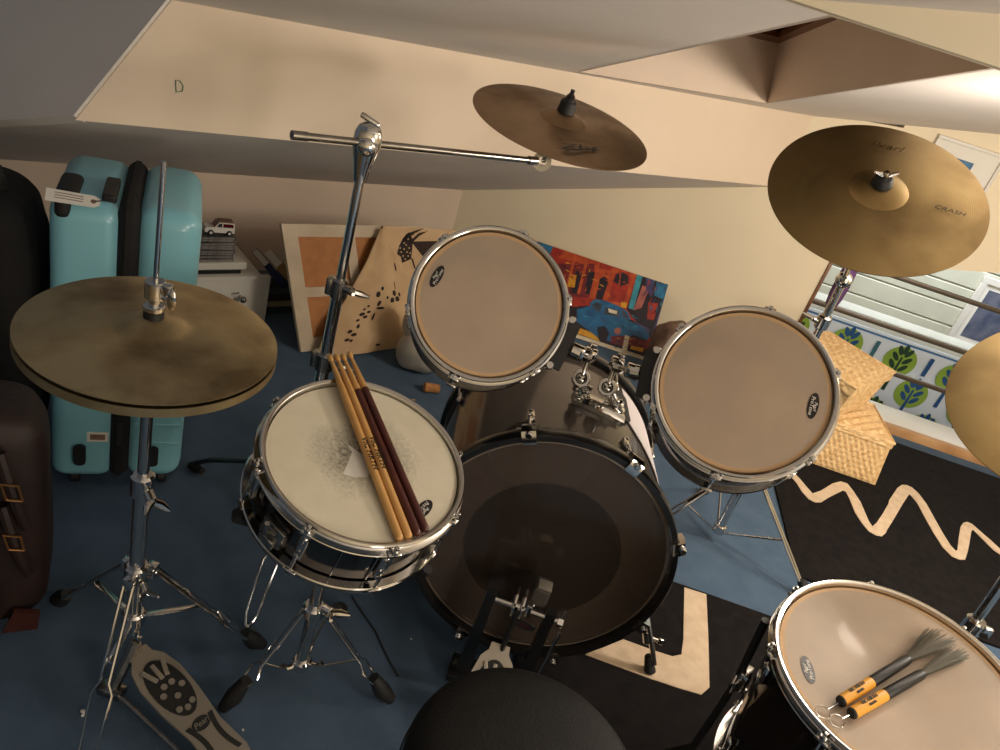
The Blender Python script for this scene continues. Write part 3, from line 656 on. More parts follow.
mb = MB(); mb.cyl((HX, HY, .853), (HX, HY, .863), .015, seg=18, bev=.002); mb.cyl((HX, HY, .862), (HX, HY, .874), .008); mb.cyl((HX, HY, .873), (HX, HY, .902), .0145, seg=18, bev=.002); mb.cyl((HX, HY, .878), (HX+.028, HY-.004, .882), .0045); mb.box((HX+.02, HY, .895), (.014, .012, .016), bev=.003); mb.sphere((HX+.030, HY-.008, .884), .017, (.45, .22, 1)); cl = mb.build('clutch', M['chrome'], hh)
mb = MB(); mb.cyl((HX, HY, .838), (HX, HY, .853), .0145, seg=18, bev=.003); mb.build('felt', M['rubber'], cl)
hub = V((HX, HY, .315))
mb = MB(); mb.cyl(hub-V((0, 0, .02)), hub+V((0, 0, .022)), .021, seg=20, bev=.004)
feet = [hz(262, 648), hz(55, 603), hz(82, 772)]
for f in feet:
    d = V((f.x-HX, f.y-HY, 0)).normalized(); mb.box(hub+d*.026, (.02, .02, .03), bev=.004)
wing(mb, hub+V((.02, -.012, -.005)), (.7, -.5, -.5), .016); mb.build('leg_collar', M['chrome'], hh)
low = V((HX, HY, .20))
mb = MB(); mb.cyl(low-V((0, 0, .016)), low+V((0, 0, .016)), .021, seg=20, bev=.004); mb.build('lower_collar', M['chrome'], hh)
for i, f in enumerate(feet):
    d = V((f.x-HX, f.y-HY, 0)).normalized(); h0 = hub+d*.03+V((0, 0, .002))
    lg = double_leg(hh, h0, f, w=.016, bulge=.036, r=.0036, boot=(i < 2))
    mid = h0+(f-h0)*.42
    mb = MB(); side = d.cross(V((0, 0, 1)))
    mb.box((0, 0, 0), ((mid-low-d*.02).length, .012, .003), frame((mid+low+d*.02)/2, (mid-low).cross(side), (mid-low)), bev=.001)
    mb.build('brace', M['chrome'], hh)
    if i < 2:
        mb = MB(); q = h0+(f-h0)*.36; mb.box((0, 0, 0), (.07, .020, .004), frame(q+V((0, 0, .004)), (f-h0).cross(side)*-1, f-h0), bev=.001); mb.build('leg_plate', M['chrome'], lg); mb = MB(); q2 = h0+(f-h0)*.6; mb.box((0, 0, 0), (.035, .03, .005), frame(q2+V((0, 0, .004)), (f-h0).cross(side)*-1, f-h0), bev=.001); mb.build('leg_plate', M['chrome'], lg)
toe = hit(150, 661, (HX, HY+.02, .1), (0, -1, 0)); heel = hz(236, 765, .02)
toe = V((HX+.0, HY+.015, .085)); 
mb = MB(); mb.tube([toe+V((0, 0, .10)), toe+V((0.0, 0, .01))], .0045); mb.box(toe+V((0, 0, .02)), (.02, .008, .05), bev=.002); mb.build('pull_strap', M['chrome'], hh)
ld = (heel-toe).normalized(); sdv = ld.cross(V((0, 0, 1))).normalized()
footboard(hh, heel, toe, .085, (0, 0, 1))
mb = MB(); pL = hz(112, 690, .02)
mb.box((0, 0, 0), (.05, .03, .02), Matrix.Translation(pL), bev=.005); mb.tube([pL, toe+V((0, .0, .03))], .012, 8); mb.tube([pL, pL+(heel-toe)*1.0-V((0, 0, (heel-toe).z))], .0045); mb.tube([toe-sdv*.05-V((0, 0, .07)), heel-sdv*.035], .004); mb.build('pedal_frame', M['chrome_worn'], hh)
# cymbals
def cymbal(name, label, T, R, m, bell_r, bell_h, bow, group=None, th=.0016, lip=0):
    pr = []
    for i in range(9):
        r = bell_r*i/8; pr.append((r, bow+bell_h*math.cos(i/8*PI/2)**.8 if i < 8 else bow))
    for i in range(1, 15):
        t = i/14; r = bell_r+(R-bell_r)*t; pr.append((r, bow*(1-t**1.5)))
    pr = [(max(r, .006 if i == 0 else r), z) for i, (r, z) in enumerate(pr)]
    if lip: full = pr+[(R, -lip), (R-th, -lip)]+[(r-(th if r > R-.001 else 0), z-th) for r, z in pr[::-1]]
    else: full = pr+[(r, z-th) for r, z in pr[::-1]]
    mb = MB(T); mb.lathe(full, 128, closed=True)
    o = mb.build(name, m, None, smooth=30, M0=T); tag(o, label, 'cymbal', group); return o
HT = frame((HX, HY, .817), (.025, -.011, 1))
cymbal('hi_hat_cymbal', 'upper tarnished bronze cymbal of the hi-hat pair', frame((HX+.004, HY-.004, .817), (.025, -.011, 1)), .178, M['hat'], .05, .014, .012)
cymbal('hi_hat_cymbal', 'lower bronze cymbal of the hi-hat pair, its rim showing under the upper one', frame((HX+.004, HY-.004, .7965), (-.025, .011, -1), (1, 0, 0)), .1785, M['hat'], .05, .014, .006, lip=.014)
# ---- crash cymbals
CRn = V((-.2, -.526, .826)).normalized(); CR = V((.521, 1.567, 1.238))
crT = frame(CR, CRn)
cr = cymbal('crash_cymbal', 'large brass crash cymbal tilted towards the viewer at upper right', crT, .203, M['crash'], .055, .016, .014)
def surf_text(parent, c, n, txt, pa, pb, hgt, m, off=.0, shear=.2, name='printed_lettering', T0=None):
    a, b = hit(*pa, c, n), hit(*pb, c, n)
    T = frame((a+b)/2+V(n)*off, n, b-a); L_ = (b-a).length
    cu = bpy.data.curves.new('m', 'FONT'); cu.body = txt; cu.size = 1; cu.shear = shear; ob = bpy.data.objects.new('m', cu); me = bpy.data.meshes.new_from_object(ob)
    w = max(v.co.x for v in me.vertices)-min(v.co.x for v in me.vertices); bpy.data.objects.remove(ob); bpy.data.curves.remove(cu); bpy.data.meshes.remove(me)
    mb = MB(T); mb.text(txt, hgt, Matrix(), .0004, shear, L_/(w*hgt)); return mb
mb = surf_text(cr, CR+CRn*.0135, CRn, 'Pearl', (868, 143), (903, 150), .022, M['ink'], 0, .4); mb.build('printed_logo', mat('faded_ink_brown', (84, 58, 26), .5, .6), cr, smooth=0)
mb = surf_text(cr, CR+CRn*.0135, CRn, 'CRASH', (934, 206), (965, 215), .014, M['ink'], 0, .25); mb.build('printed_word', M['ink'], cr, smooth=0)
def cym_top(parent_stand, T, bow, bell, black_h=.02, winged=True):
    z = bow+bell
    mb = MB(T); mb.cyl((0, 0, z-.004), (0, 0, z+black_h), .020, .0175, 22, bev=.004); fe = mb.build('felt', M['rubber'], parent_stand)
    mb = MB(T); mb.cyl((0, 0, z+black_h), (0, 0, z+black_h+.014), .004)
    mb.cyl((0, 0, -.03), (0, 0, z), .0045)
    if winged:
        for k in (-1, 1): mb.tube([(0, 0, z+black_h+.004), (k*.010, .002*k, z+black_h+.006), (k*.021, .004*k, z+black_h+.012)], [.005, .0045, .0025], 8)
        mb.cyl((0, 0, z+black_h), (0, 0, z+black_h+.01), .0065)
    mb.build('wing_nut' if winged else 'thread', M['chrome'] if winged else M['black'], parent_stand)
    mb = MB(T); mb.cyl((0, 0, -.03), (0, 0, bow+bell-.02), .014, .012, 18, bev=.003); mb.build('lower_felt', M['rubber'], parent_stand)
CLn = V((.042, -.17, .985)).normalized(); CL = V((-.114, 1.734, 1.15)); clT = frame(CL, CLn)
cl_ = cymbal('crash_cymbal', 'reddish bronze crash cymbal on the long boom arm at top centre', clT, .203, M['crash_red'], .055, .018, .012)
mb = surf_text(cl_, CL+CLn*.0105, CLn, 'Zbt', (556, 146), (598, 149), .036, M['ink'], 0, .35); mb.build('printed_logo', M['ink'], cl_, smooth=0)
mb = surf_text(cl_, CL+CLn*.0115, CLn, 'Zildjian', (557, 138), (585, 141), .012, M['ink'], 0, .3); mb.build('printed_word', mat('faded_ink', (96, 68, 46), .5, .5), cl_, smooth=0)
ul = [hit(*p, CL+CLn*.0105, CLn) for p in [(556, 148), (575, 151), (597, 150), (596, 148.6), (575, 149.3)]]; mb = MB(); mb.add(ul+[p+CLn*.0005 for p in ul], [tuple(range(5)), tuple(range(9, 4, -1))]+[(i, (i+1) % 5, 5+(i+1) % 5, 5+i) for i in range(5)]); mb.build('printed_swoosh', M['ink'], cl_, smooth=0)
# ---- ride at the right edge
RDn = V((-.46, -.308, .833)).normalized(); RD = V((1.02, 1.393, 1.035)); rdT = frame(RD, RDn)
cymbal('ride_cymbal', 'large brass ride cymbal cut by the right edge of the photo', rdT, .254, M['crash'], .065, .018, .018)
# ---- boom stand for the left crash
bT = hz(367, 143, 1.06)
bs = thing('cymbal_boom_stand', 'tall chrome boom stand behind the snare drum carrying the reddish crash cymbal', 'cymbal stand', (bT.x, bT.y, 0))
Ebm = CL-CLn*.055; Ebm = hit(537, 161, Ebm, (0, 1, 0))
dirb = (bT-Ebm).normalized()
# far end of the arm
vL = view(292, 130); nrmL = vL.cross(dirb).cross(dirb); tt = (EYE-Ebm).dot(nrmL)/-vL.dot(nrmL); eL = EYE+vL*tt
eL = bT+dirb*(eL-bT).length if abs((eL-bT).length) < .6 else bT+dirb*.3
mb = MB(); mb.cyl(eL, Ebm, .0072, seg=14, bev=.001); mb.cyl(eL, eL+(Ebm-eL).normalized()*.03, .0085, seg=14)
for k in range(4): mb.sphere(bT+(Ebm-bT)*(.25+.09*k)+V((0, -.006, .003)), .0022, seg=8)
mb.build('boom_arm', M['chrome_worn'], bs)
TT = frame(bT, (EYE-bT)*V((1, 1, 0)), (0, 0, 1))
mb = MB()
mb.lathe([(0, .040), (.012, .038), (.021, .031), (.0265, .018), (.0275, .004), (.025, -.014), (.019, -.038), (.0145, -.064), (.0125, -.076), (0, -.076)], 28, frame(bT, (0, 0, 1), (EYE-bT)) @ Matrix.Diagonal((.62, 1, 1, 1)))
mb.cyl(TT @ V((-.004, 0, -.026)), TT @ V((-.004, 0, .021)), .0175, seg=20, bev=.004)
mb.build('tilter', M['chrome'], bs, smooth=50)
mb = MB(); q = TT @ V((.026, .008, 0)); mb.box((0, 0, 0), (.010, .040, .014), TT @ Matrix.Translation((.043, .002, 0)) @ Matrix.Rotation(-.35, 4, 'Z'), bev=.003); mb.build('wing_bolt', M['chrome'], bs)
mb = MB(); mb.cyl((bT.x, bT.y, .73), (bT.x, bT.y, 1.0), .0098, seg=16); mb.build('upper_tube', M['chrome'], bs)
mb = MB(); mb.cyl((bT.x, bT.y, .55), (bT.x, bT.y, .76), .0125, seg=16); mb.build('middle_tube', M['chrome'], bs)
mb = MB(); mb.cyl((bT.x, bT.y, .06), (bT.x, bT.y, .58), .0155, seg=16); mb.build('lower_tube', M['chrome'], bs)
for z_, r_ in ((.755, .018), (.575, .021)):
    mb = MB(); mb.cyl((bT.x, bT.y, z_-.025), (bT.x, bT.y, z_+.02), r_, seg=20, bev=.004); mb.box((bT.x-r_, bT.y-.004, z_), (.014, .024, .04), bev=.004); wing(mb, (bT.x+r_*.8, bT.y-.006, z_+.004), (1, -.4, .1), .022); mb.build('height_clamp', M['chrome_worn'], bs)
mb = MB(); q = Ebm; mb.cyl(q-(Ebm-bT).normalized()*.03, q, .010, seg=16, bev=.002); mb.lathe([(.010, -.006), (.022, -.006), (.022, .006), (.010, .006)], 24, frame(q+(Ebm-bT).normalized()*.016, (EYE-q)), closed=True); mb.cyl(q+(Ebm-bT).normalized()*.02, CL-CLn*.02, .006); mb.build('arm_tilter', M['chrome'], bs)
cym_top(bs, clT, .012, .018, .026, False)
mb = MB(clT); mb.cyl((0, 0, .05), (0, 0, .062), .014, .011, 16, bev=.002); mb.cyl((0, 0, .062), (0, 0, .070), .010, .007, 14, bev=.002); mb.cyl((0, 0, .070), (0, 0, .078), .005); mb.build('sleeve_nut', M['black'], bs)
bhub = V((bT.x, bT.y, .26)); f0 = hz(190, 468)
mb = MB(); mb.cyl(bhub-V((0, 0, .02)), bhub+V((0, 0, .02)), .023, seg=20, bev=.004); mb.build('leg_collar', M['chrome'], bs)
dn_ = V((f0.x-bT.x, f0.y-bT.y, 0)).normalized(); f = f0
mb = MB(); mb.tube([bhub+dn_*.022, bhub+(f-bhub)*.5+V((0, 0, .03)), bhub+(f-bhub)*.8+V((0, 0, .03)), f+V((0, 0, .014))], [.007, .008, .008, .006], 10); lg = mb.build('leg', M['black'], bs, label='black leg')
mb = MB(); mb.tube([f+dn_*-.05+V((0, 0, .022)), f+dn_*-.02+V((0, 0, .016)), f+V((0, 0, .011))], [.010, .015, .010], 12); mb.build('rubber_foot', M['rubber'], lg)
for f, boot in ((hz(247, 628), False), (V((-.25, 1.63, 0)), True)):
    dn_ = V((f.x-bT.x, f.y-bT.y, 0)).normalized(); double_leg(bs, bhub+dn_*.022, f+V((0, 0, .005)), w=.014, bulge=.034, r=.0034, boot=boot)
# ---- stand of the right crash
cb = hz(713, 540); topc = hy(844, 280, 2.02)
cs = thing('cymbal_stand', 'chrome tripod stand behind the right rack tom carrying the large brass crash', 'cymbal stand', (cb.x, cb.y, 0))
bot = V((cb.x, cb.y, .045)); ax_ = (topc-bot)
mb = MB(); mb.cyl(bot, bot+ax_*.55, .0145, seg=16); mb.build('lower_tube', M['chrome'], cs)
mb = MB(); mb.cyl(bot+ax_*.5, topc, .0105, seg=16); mb.build('upper_tube', M['chrome'], cs)
mb = MB(); q = bot+ax_*.86; mb.cyl(q-ax_.normalized()*.02, q+ax_.normalized()*.02, .019, seg=18, bev=.004); wing(mb, q+V((-.018, -.006, 0)), (-1, -.3, .2), .018); mb.build('height_clamp', M['chrome'], cs)
mb = MB(); under = CR-CRn*.04; mb.sphere(topc, .022); mb.cyl(topc, under, .0068, seg=14); mb.cyl(under-CRn*.01, under+CRn*.02, .012, seg=16, bev=.003); mb.build('boom_arm', M['chrome'], cs)
cym_top(cs, crT, .014, .016, .016, True)
mb = MB(); mb.cyl(bot-V((0, 0, .01)), bot+V((0, 0, .025)), .02, seg=20, bev=.004); mb.build('lower_collar', M['chrome'], cs)
chub = bot+ax_.normalized()*.27
mb = MB(); mb.cyl(chub-ax_.normalized()*.02, chub+ax_.normalized()*.02, .024, seg=20, bev=.004); mb.build('leg_collar', M['chrome'], cs)
for f in (hz(702, 492), hz(640, 533), hz(806, 596, .014)):
    d = V((f.x-cb.x, f.y-cb.y, 0)).normalized(); h0 = chub+d*.024
    lg = double_leg(cs, h0, f, w=.016, bulge=.022, r=.0042, boot=True, kb=.55, bl=.05)
    mid = h0+(f-h0)*.55; mb = MB(); mb.tube([bot+d*.02, mid], .0042, 8); mb.build('brace', M['chrome'], cs)
    mb = MB(); mb.box((0, 0, 0), ((f-h0).length*.4, .018, .003), frame(h0+(f-h0)*.32-V((0, 0, .004)), (f-h0).cross(d.cross(V((0, 0, 1)))), f-h0), bev=.001); mb.build('leg_plate', M['black'], lg)
# ---- ride stand
rb_ = V((1.115, 1.42, 0))
rs_ = thing('cymbal_stand', 'chrome and black ride cymbal stand behind the floor tom at the right edge', 'cymbal stand', rb_)
mb = MB(); mb.cyl(rb_+V((0, 0, .05)), rb_+V((0, 0, .48)), .0145, seg=16); mb.build('lower_tube', M['chrome'], rs_)
mb = MB(); mb.cyl(rb_+V((0, 0, .44)), rb_+V((-.03, 0, .86)), .011, seg=16); mb.build('upper_tube', M['chrome'], rs_)
mb = MB(); q = rb_+V((0, 0, .47)); mb.cyl(q-V((0, 0, .018)), q+V((0, 0, .018)), .022, seg=20, bev=.004); mb.box(q+V((.02, -.016, .004)), (.02, .014, .03), bev=.004); mb.build('height_clamp', M['chrome'], rs_)
mb = MB(); ut = rb_+V((-.03, 0, .86)); und = RD-RDn*.04; mb.sphere(ut, .02); mb.cyl(ut, und, .0068); mb.cyl(und, und+RDn*.03, .01, seg=14, bev=.002); mb.build('tilter', M['chrome'], rs_)
cym_top(rs_, rdT, .018, .018, .016, True)
rh = rb_+V((0, 0, .28)); mb = MB(); mb.cyl(rh-V((0, 0, .02)), rh+V((0, 0, .02)), .023, seg=20, bev=.004); mb.build('leg_collar', M['chrome'], rs_)
for k in range(3):
    an = -.35+k*2*PI/3+PI/2; d = V((math.cos(an), math.sin(an), 0)); f = rb_+d*.27+V((0, 0, .012 if k != 0 else 0.012))
    double_leg(rs_, rh+d*.022, f, w=.016, bulge=.022, r=.0042, boot=True, bl=.05)
# ---- snare stand
sx_, sy_ = -.247, 1.035
ss = thing('snare_stand', 'low chrome tripod stand holding the snare drum', 'snare stand', (sx_, sy_, 0))
shub = V((sx_, sy_, .245))
mb = MB(); mb.cyl((sx_, sy_, .075), (sx_, sy_, .40), .0125, seg=16); mb.build('tube', M['chrome'], ss)
mb = MB(); mb.cyl(shub-V((0, 0, .014)), shub+V((0, 0, .014)), .022, seg=20, bev=.004); wing(mb, shub+V((.02, -.006, .02)), (.9, -.4, .25), .022); mb.build('leg_collar', M['chrome'], ss)
sb = V((sx_, sy_, .085)); mb = MB(); mb.cyl(sb-V((0, 0, .012)), sb+V((0, 0, .014)), .02, seg=20, bev=.004)
sf = [hz(222, 712), hz(390, 703), V((-.235, 1.27, 0))]
for f in sf:
    d = V((f.x-sx_, f.y-sy_, 0)).normalized(); mb.tube([sb, sb+d*.03+V((0, 0, -.004)), sb+d*.042+V((0, 0, .008))], .006, 8)
mb.build('lower_collar', M['chrome'], ss)
for i, f in enumerate(sf):
    d = V((f.x-sx_, f.y-sy_, 0)).normalized(); h0 = shub+d*.022
    double_leg(ss, h0, f, w=.012, bulge=.038, r=.0028, boot=True, bl=.085)
    mb = MB(); mb.tube([sb+d*.04, h0+(f-h0)*.5], .0022, 6); mb.build('brace', M['chrome_worn'], ss)
bt = SN_C-SN_N*.145
mb = MB(); mb.cyl((sx_, sy_, .40), bt-SN_N*.07, .015, seg=16, bev=.004); mb.sphere(bt-SN_N*.07, .02); mb.build('basket_tilter', M['black'], ss)
for k in range(3):
    d = (snT.to_3x3() @ V((math.cos(k*2.094+.6), math.sin(k*2.094+.6), 0)))
    mb = MB(); mb.tube([bt-SN_N*.07, bt-SN_N*.045+d*.10, bt-SN_N*.012+d*.178, bt+SN_N*.012+d*.196], .0055, 10); ar = mb.build('basket_arm', M['chrome'], ss)
    mb = MB(); mb.tube([bt-SN_N*.010+d*.17, bt+SN_N*.006+d*.196, bt+SN_N*.022+d*.197], .0095, 10); mb.build('rubber_tip', M['rubber'], ar)
# ================================================================ THINGS ON THE DRUMS
def stick(label, butt, tip, dark):
    b = hit(*butt, SN_H+SN_N*.0077, SN_N); t = hit(*tip, SN_C+SN_N*.0125, SN_N)
    d = (t-b).normalized(); L_ = .405
    t = b+d*L_
    T = frame(b, d, SN_N); o = thing('drumstick', label, 'drumstick', T, 'drumsticks on the snare drum')
    k = .0072
    pr = [(0, 0), (.0045, .0003), (.0066, .0025), (k, .007), (k, .27), (.0066, .315), (.0052, .355), (.0036, .383), (.0031, .3875)]
    tp = [(.0031, .3875), (.0046, .391), (.0054, .396), (.0048, .4015), (.0028, .4045), (0, .405)]
    if dark:
        cut = [p for p in pr if p[1] <= .271]
        mb = MB(T); mb.mat(M['wood_dk']); mb.lathe(cut+[(.0067, .312)], 20); mb.mat(M['wood_lt']); mb.lathe([(.0067, .312)]+[p for p in pr if p[1] > .312], 20); mb.build('shaft', None, o)
    else:
        mb = MB(T); mb.lathe(pr, 20); mb.build('shaft', M['wood_lt'], o)
        Tt = Matrix.Translation((k*.86, 0, .168)) @ frame((0, 0, 0), (1, 0, 0), (0, 0, -1))
        mb = MB(T @ Matrix.Rotation(.25, 4, 'Z')); mb.text('VIC FIRTH', .0155, Tt, .0016, 0, 1.0); mb.build('printed_lettering', M['ink'], o, smooth=0)
    mb = MB(T); mb.lathe(tp, 20); mb.build('tip', M['wood_lt'], o)
stick('natural hickory drumstick, leftmost of the four on the snare drum', (400, 540), (331.5, 361), 0)
stick('natural hickory drumstick, second from left of the four on the snare drum', (409, 538), (338, 359.5), 0)
stick('red-brown drumstick, third from left, lying between a natural stick and another dark one', (418, 535.5), (344, 358), 1)
stick('red-brown drumstick, rightmost of the four on the snare drum', (426.2, 531.6), (350.5, 356), 1)
def brush(label, loopc, end, mid, fer, fanL, fanR, seed):
    rnd = random.Random(seed); hd = FT_C-FT_N*.007
    P = lambda q, h=.0105: hit(*q, hd+FT_N*h, FT_N)
    a, m_, f = P(end), P(mid), P(fer); d = (f-a).normalized(); T = frame(a, d, FT_N)
    o = thing('wire_brush', label, 'drum brush', T, 'wire brushes on the floor tom')
    l1 = (m_-a).length; l2 = (f-a).length
    mb = MB(T); mb.lathe([(.0092, .004), (.0095, .006), (.0095, l1), (.0088, l1)], 20); mb.build('grip', M['gold'], o)
    mb = MB(T); Tt = Matrix.Translation((.0093, 0, l1*.52)) @ frame((0, 0, 0), (1, 0, 0), (0, 0, 1)); mb.text('VIC FIRTH', .0085, Tt @ Matrix.Translation((0, .003, 0)), .0012); mb.text('BRUSH', .0055, Tt @ Matrix.Translation((0, -.0045, -.0004)), .0012); mb.build('printed_lettering', M['ink'], o, smooth=0)
    mb = MB(T); mb.lathe([(0, -.001), (.006, -.001), (.0085, .001), (.0092, .004)], 20); mb.build('end_cap', M['rubber'], o)
    mb = MB(T); mb.lathe([(.0088, l1), (.0092, l1+.001), (.0088, l2-.01), (.0075, l2), (.0, l2)], 20); mb.build('sleeve', M['black_plastic'], o)
    lc = P(loopc, .006); e0 = a-d*.002; sd = (lc-e0); sdn = sd.normalized(); pp = sdn.cross(FT_N)
    pts = [e0+d*.004, e0, e0+sd*.35]+[lc+(-sdn*math.cos(t*.55)+pp*math.sin(t*.55))*.011*(1) for t in range(0, 11)]
    mb = MB(); mb.tube(pts, .0011, 6); mb.build('wire_loop', M['chrome'], o)
    mb = MB(); A, B = P(fanL, .004), P(fanR, .004)
    for k in range(90):
        s = rnd.random(); e_ = A+(B-A)*s+d*(math.sin(s*PI)*.012+rnd.uniform(-.012, .004))+FT_N*rnd.uniform(-.001, .012)
        st = f-d*.004+(B-A).normalized()*(s-.5)*.010+FT_N*rnd.uniform(-.004, .004)
        mdl = st*.5+e_*.5+FT_N*.002
        mb.tube([st, mdl, e_], .00042, 3)
    b_ = mb.build('bristles', mat('steel_wire', (72, 68, 54), .5, .5) if 'bw' not in M else M['bw'], o); b_['kind'] = 'stuff'
    M['bw'] = b_.data.materials[0]
brush('wire brush with yellow grip, upper left of the pair on the floor tom', (823, 712), (840, 702), (871, 683), (908, 659), (925, 631), (956, 646), 1)
brush('wire brush with yellow grip, lower right of the pair on the floor tom', (837, 721), (851, 714), (884, 695), (922, 674), (945, 650), (968, 660), 2)

# ================================================================ THRONE
tc_ = V((.182, .70, .489)); tr = thing('drum_throne', 'round black drum throne seat at the bottom of the photo', 'stool', (tc_.x, tc_.y, 0))
mb = MB(Matrix.Translation(tc_)); mb.lathe([(0, .006), (.08, .005), (.13, .001), (.158, -.006), (.171, -.018), (.176, -.034), (.176, -.066), (.170, -.082), (.15, -.092), (0, -.092)], 96); mb.build('seat', M['vinyl'], tr, smooth=60)
mb = MB(Matrix.Translation(tc_)); mb.lathe([(.1772, -.062), (.1795, -.066), (.1772, -.070)], 96); mb.build('piping', M['vinyl'], tr)
mb = MB(); mb.cyl((tc_.x, tc_.y, .10), (tc_.x, tc_.y, .40), .014); mb.build('post', M['chrome'], tr)
for k in range(3):
    d = V((math.cos(k*2.094-1.2), math.sin(k*2.094-1.2), 0)); h0 = V((tc_.x, tc_.y, .30))+d*.02
    double_leg(tr, h0, V((tc_.x, tc_.y, RZ))+d*.2, w=.016, bulge=.024, r=.004, bl=.05)

# ================================================================ LUGGAGE ON THE LEFT
su = V((.866, .5, 0)); sT = frame((-.890, 1.376, 0), (0, 0, 1), su)      # x across the narrow side, y away from the viewer
sc_ = thing('suitcase', 'turquoise hard-shell suitcase standing upright behind the hi-hat', 'suitcase', sT)
def rbox(mb, x0, x1, y0, y1, z0, z1, r, seg=5): mb.box(((x0+x1)/2, (y0+y1)/2, (z0+z1)/2), (x1-x0, y1-y0, z1-z0), bev=r, seg=seg)
mb = MB(sT); rbox(mb, -.150, -.012, 0, .33, .05, .772, .036); mb.build('shell', M['aqua'], sc_, smooth=60)
mb = MB(sT); rbox(mb, .012, .142, 0, .33, .05, .780, .042)
for z in (.17, .225, .56): rbox(mb, .03, .137, -.003, .01, z, z+.006, .0025, 2)
mb.build('shell', M['aqua'], sc_, smooth=60)
mb = MB(sT); rbox(mb, -.026, .022, -.004, .334, .052, .778, .03); mb.build('zip_band', M['cloth_black'], sc_, smooth=60)
mb = MB(sT @ Matrix.Translation((-.002, -.006, .20)) @ frame((0, 0, 0), (0, -1, 0), (0, 0, 1))); mb.text('Calypso', .03, Matrix(), .001) if 0 else mb.box((0, 0, 0), (.07, .012, .001)); mb.build('woven_label', M['grey_black'], sc_, smooth=0)
for x in (-.085, .075):
    mb = MB(sT @ frame((x, -.004, .135), (0, -1, 0), (1, 0, 0))); mb.prism([(.0135*math.cos(t*PI/12), .011*math.sin(t*PI/12)+(.018 if math.sin(t*PI/12) > 0 else -.018)) for t in range(24)], .01); mb.build('side_foot', M['rubber'], sc_)
mb = MB(sT @ frame((-.048, -.0005, .185), (0, -1, 0), (1, 0, 0))); mb.mat(M['paper']); mb.box((0, 0, 0), (.046, .028, .0015)); mb.mat(M['taupe']); mb.box((0, 0, .0012), (.032, .016, .0012)); mb.build('sticker', None, sc_, smooth=0)
mb = MB(sT); rbox(mb, -.142, -.098, .03, .15, .755, .784, .014); rbox(mb, -.138, -.108, -.003, .035, .735, .778, .012); mb.build('carry_handle', M['rubber'], sc_, smooth=60)
mb = MB(sT); rbox(mb, -.056, -.028, .035, .15, .768, .786, .005); mb.build('combination_lock', M['black_plastic'], sc_)
Tg = sT @ frame((-.10, -.008, .785), V((.1, -.55, .83)), (1, 0, .05))
mb = MB(Tg); mb.mat(M['paper']); mb.prism([(-.05, -.016), (.035, -.014), (.045, -.006), (.045, .008), (.035, .014), (-.05, .014)], .001); mb.mat(M['taupe']); mb.cyl((.033, 0, .001), (.033, 0, .0016), .005)
for k in range(3): mb.box((-.01, .007-.006*k, .0012), (.05, .0016, .0006))
tg_ = mb.build('paper_tag', None, sc_, smooth=0, label='white paper tag'); mb = MB(Tg); mb.tube([(.033, 0, .001), (.05, .004, .004), (.07, .004, .004)], .0012, 6); mb.build('string', M['black_plastic'], tg_)
for x in (-.10, .10):
    for y in (.06, .27):
        mb = MB(sT); mb.cyl((x-.012, y, .024), (x+.012, y, .024), .023, seg=20, bev=.004); mb.box((x, y, .05), (.03, .04, .016), bev=.005); mb.build('wheel', M['rubber'], sc_)
# black backpack
bT_ = frame((-1.215, 1.225, 0), (0, 0, 1), su)
bp_ = thing('backpack', 'black fabric travel bag with a charcoal front panel at the far left edge', 'bag', bT_)
mb = MB(bT_)
def puff(x0, x1, y0, y1, z0, z1, amp, n=26, seed=0, p=4.5):
    """soft superellipsoid bag body"""
    cx_, cy_, cz_ = (x0+x1)/2, (y0+y1)/2, (z0+z1)/2; a, b, c_ = (x1-x0)/2, (y1-y0)/2, (z1-z0)/2
    def fn(u, v):
        th, ph = u*2*PI, (v-.5)*PI*.9999
        f = lambda w: math.copysign(abs(w)**(2/p), w)
        q = V((a*f(math.cos(ph))*f(math.cos(th)), b*f(math.cos(ph))*f(math.sin(th)), c_*f(math.sin(ph))))
        nz = noise.noise(q*9+V((seed, 0, 0)))+.5*noise.noise(q*22+V((seed, 3, 0)))
        return V((cx_, cy_, cz_))+q*(1+amp*nz)
    return fn
mb.grid(puff(-.19, .185, .0, .30, .0, .74, .03, seed=2), 72, 48); mb.build('body', M['cloth_black'], bp_, smooth=180)
mb = MB(bT_); rbox(mb, -.2, .06, -.045, .02, .04, .60, .03); mb.build('front_panel', M['grey_black'], bp_, smooth=60)
mb = MB(bT_); mb.tube([(-.02, .10, .735), (-.01, .10, .77), (.05, .10, .785), (.10, .10, .77), (.11, .10, .73)], .012, 10); mb.build('handle', M['cloth_black'], bp_)
mb = MB(bT_ @ frame((.015, .03, .752), (0, -.45, .85), (.95, .1, 0))); mb.mat(M['paper']); mb.prism([(-.06, -.018), (.03, -.016), (.038, 0), (.03, .016), (-.06, .016)], .0012); mb.mat(M['ink']); mb.cyl((.022, 0, .0012), (.022, 0, .002), .006); mb.build('paper_tag', None, bp_, smooth=0, label='white paper tag')
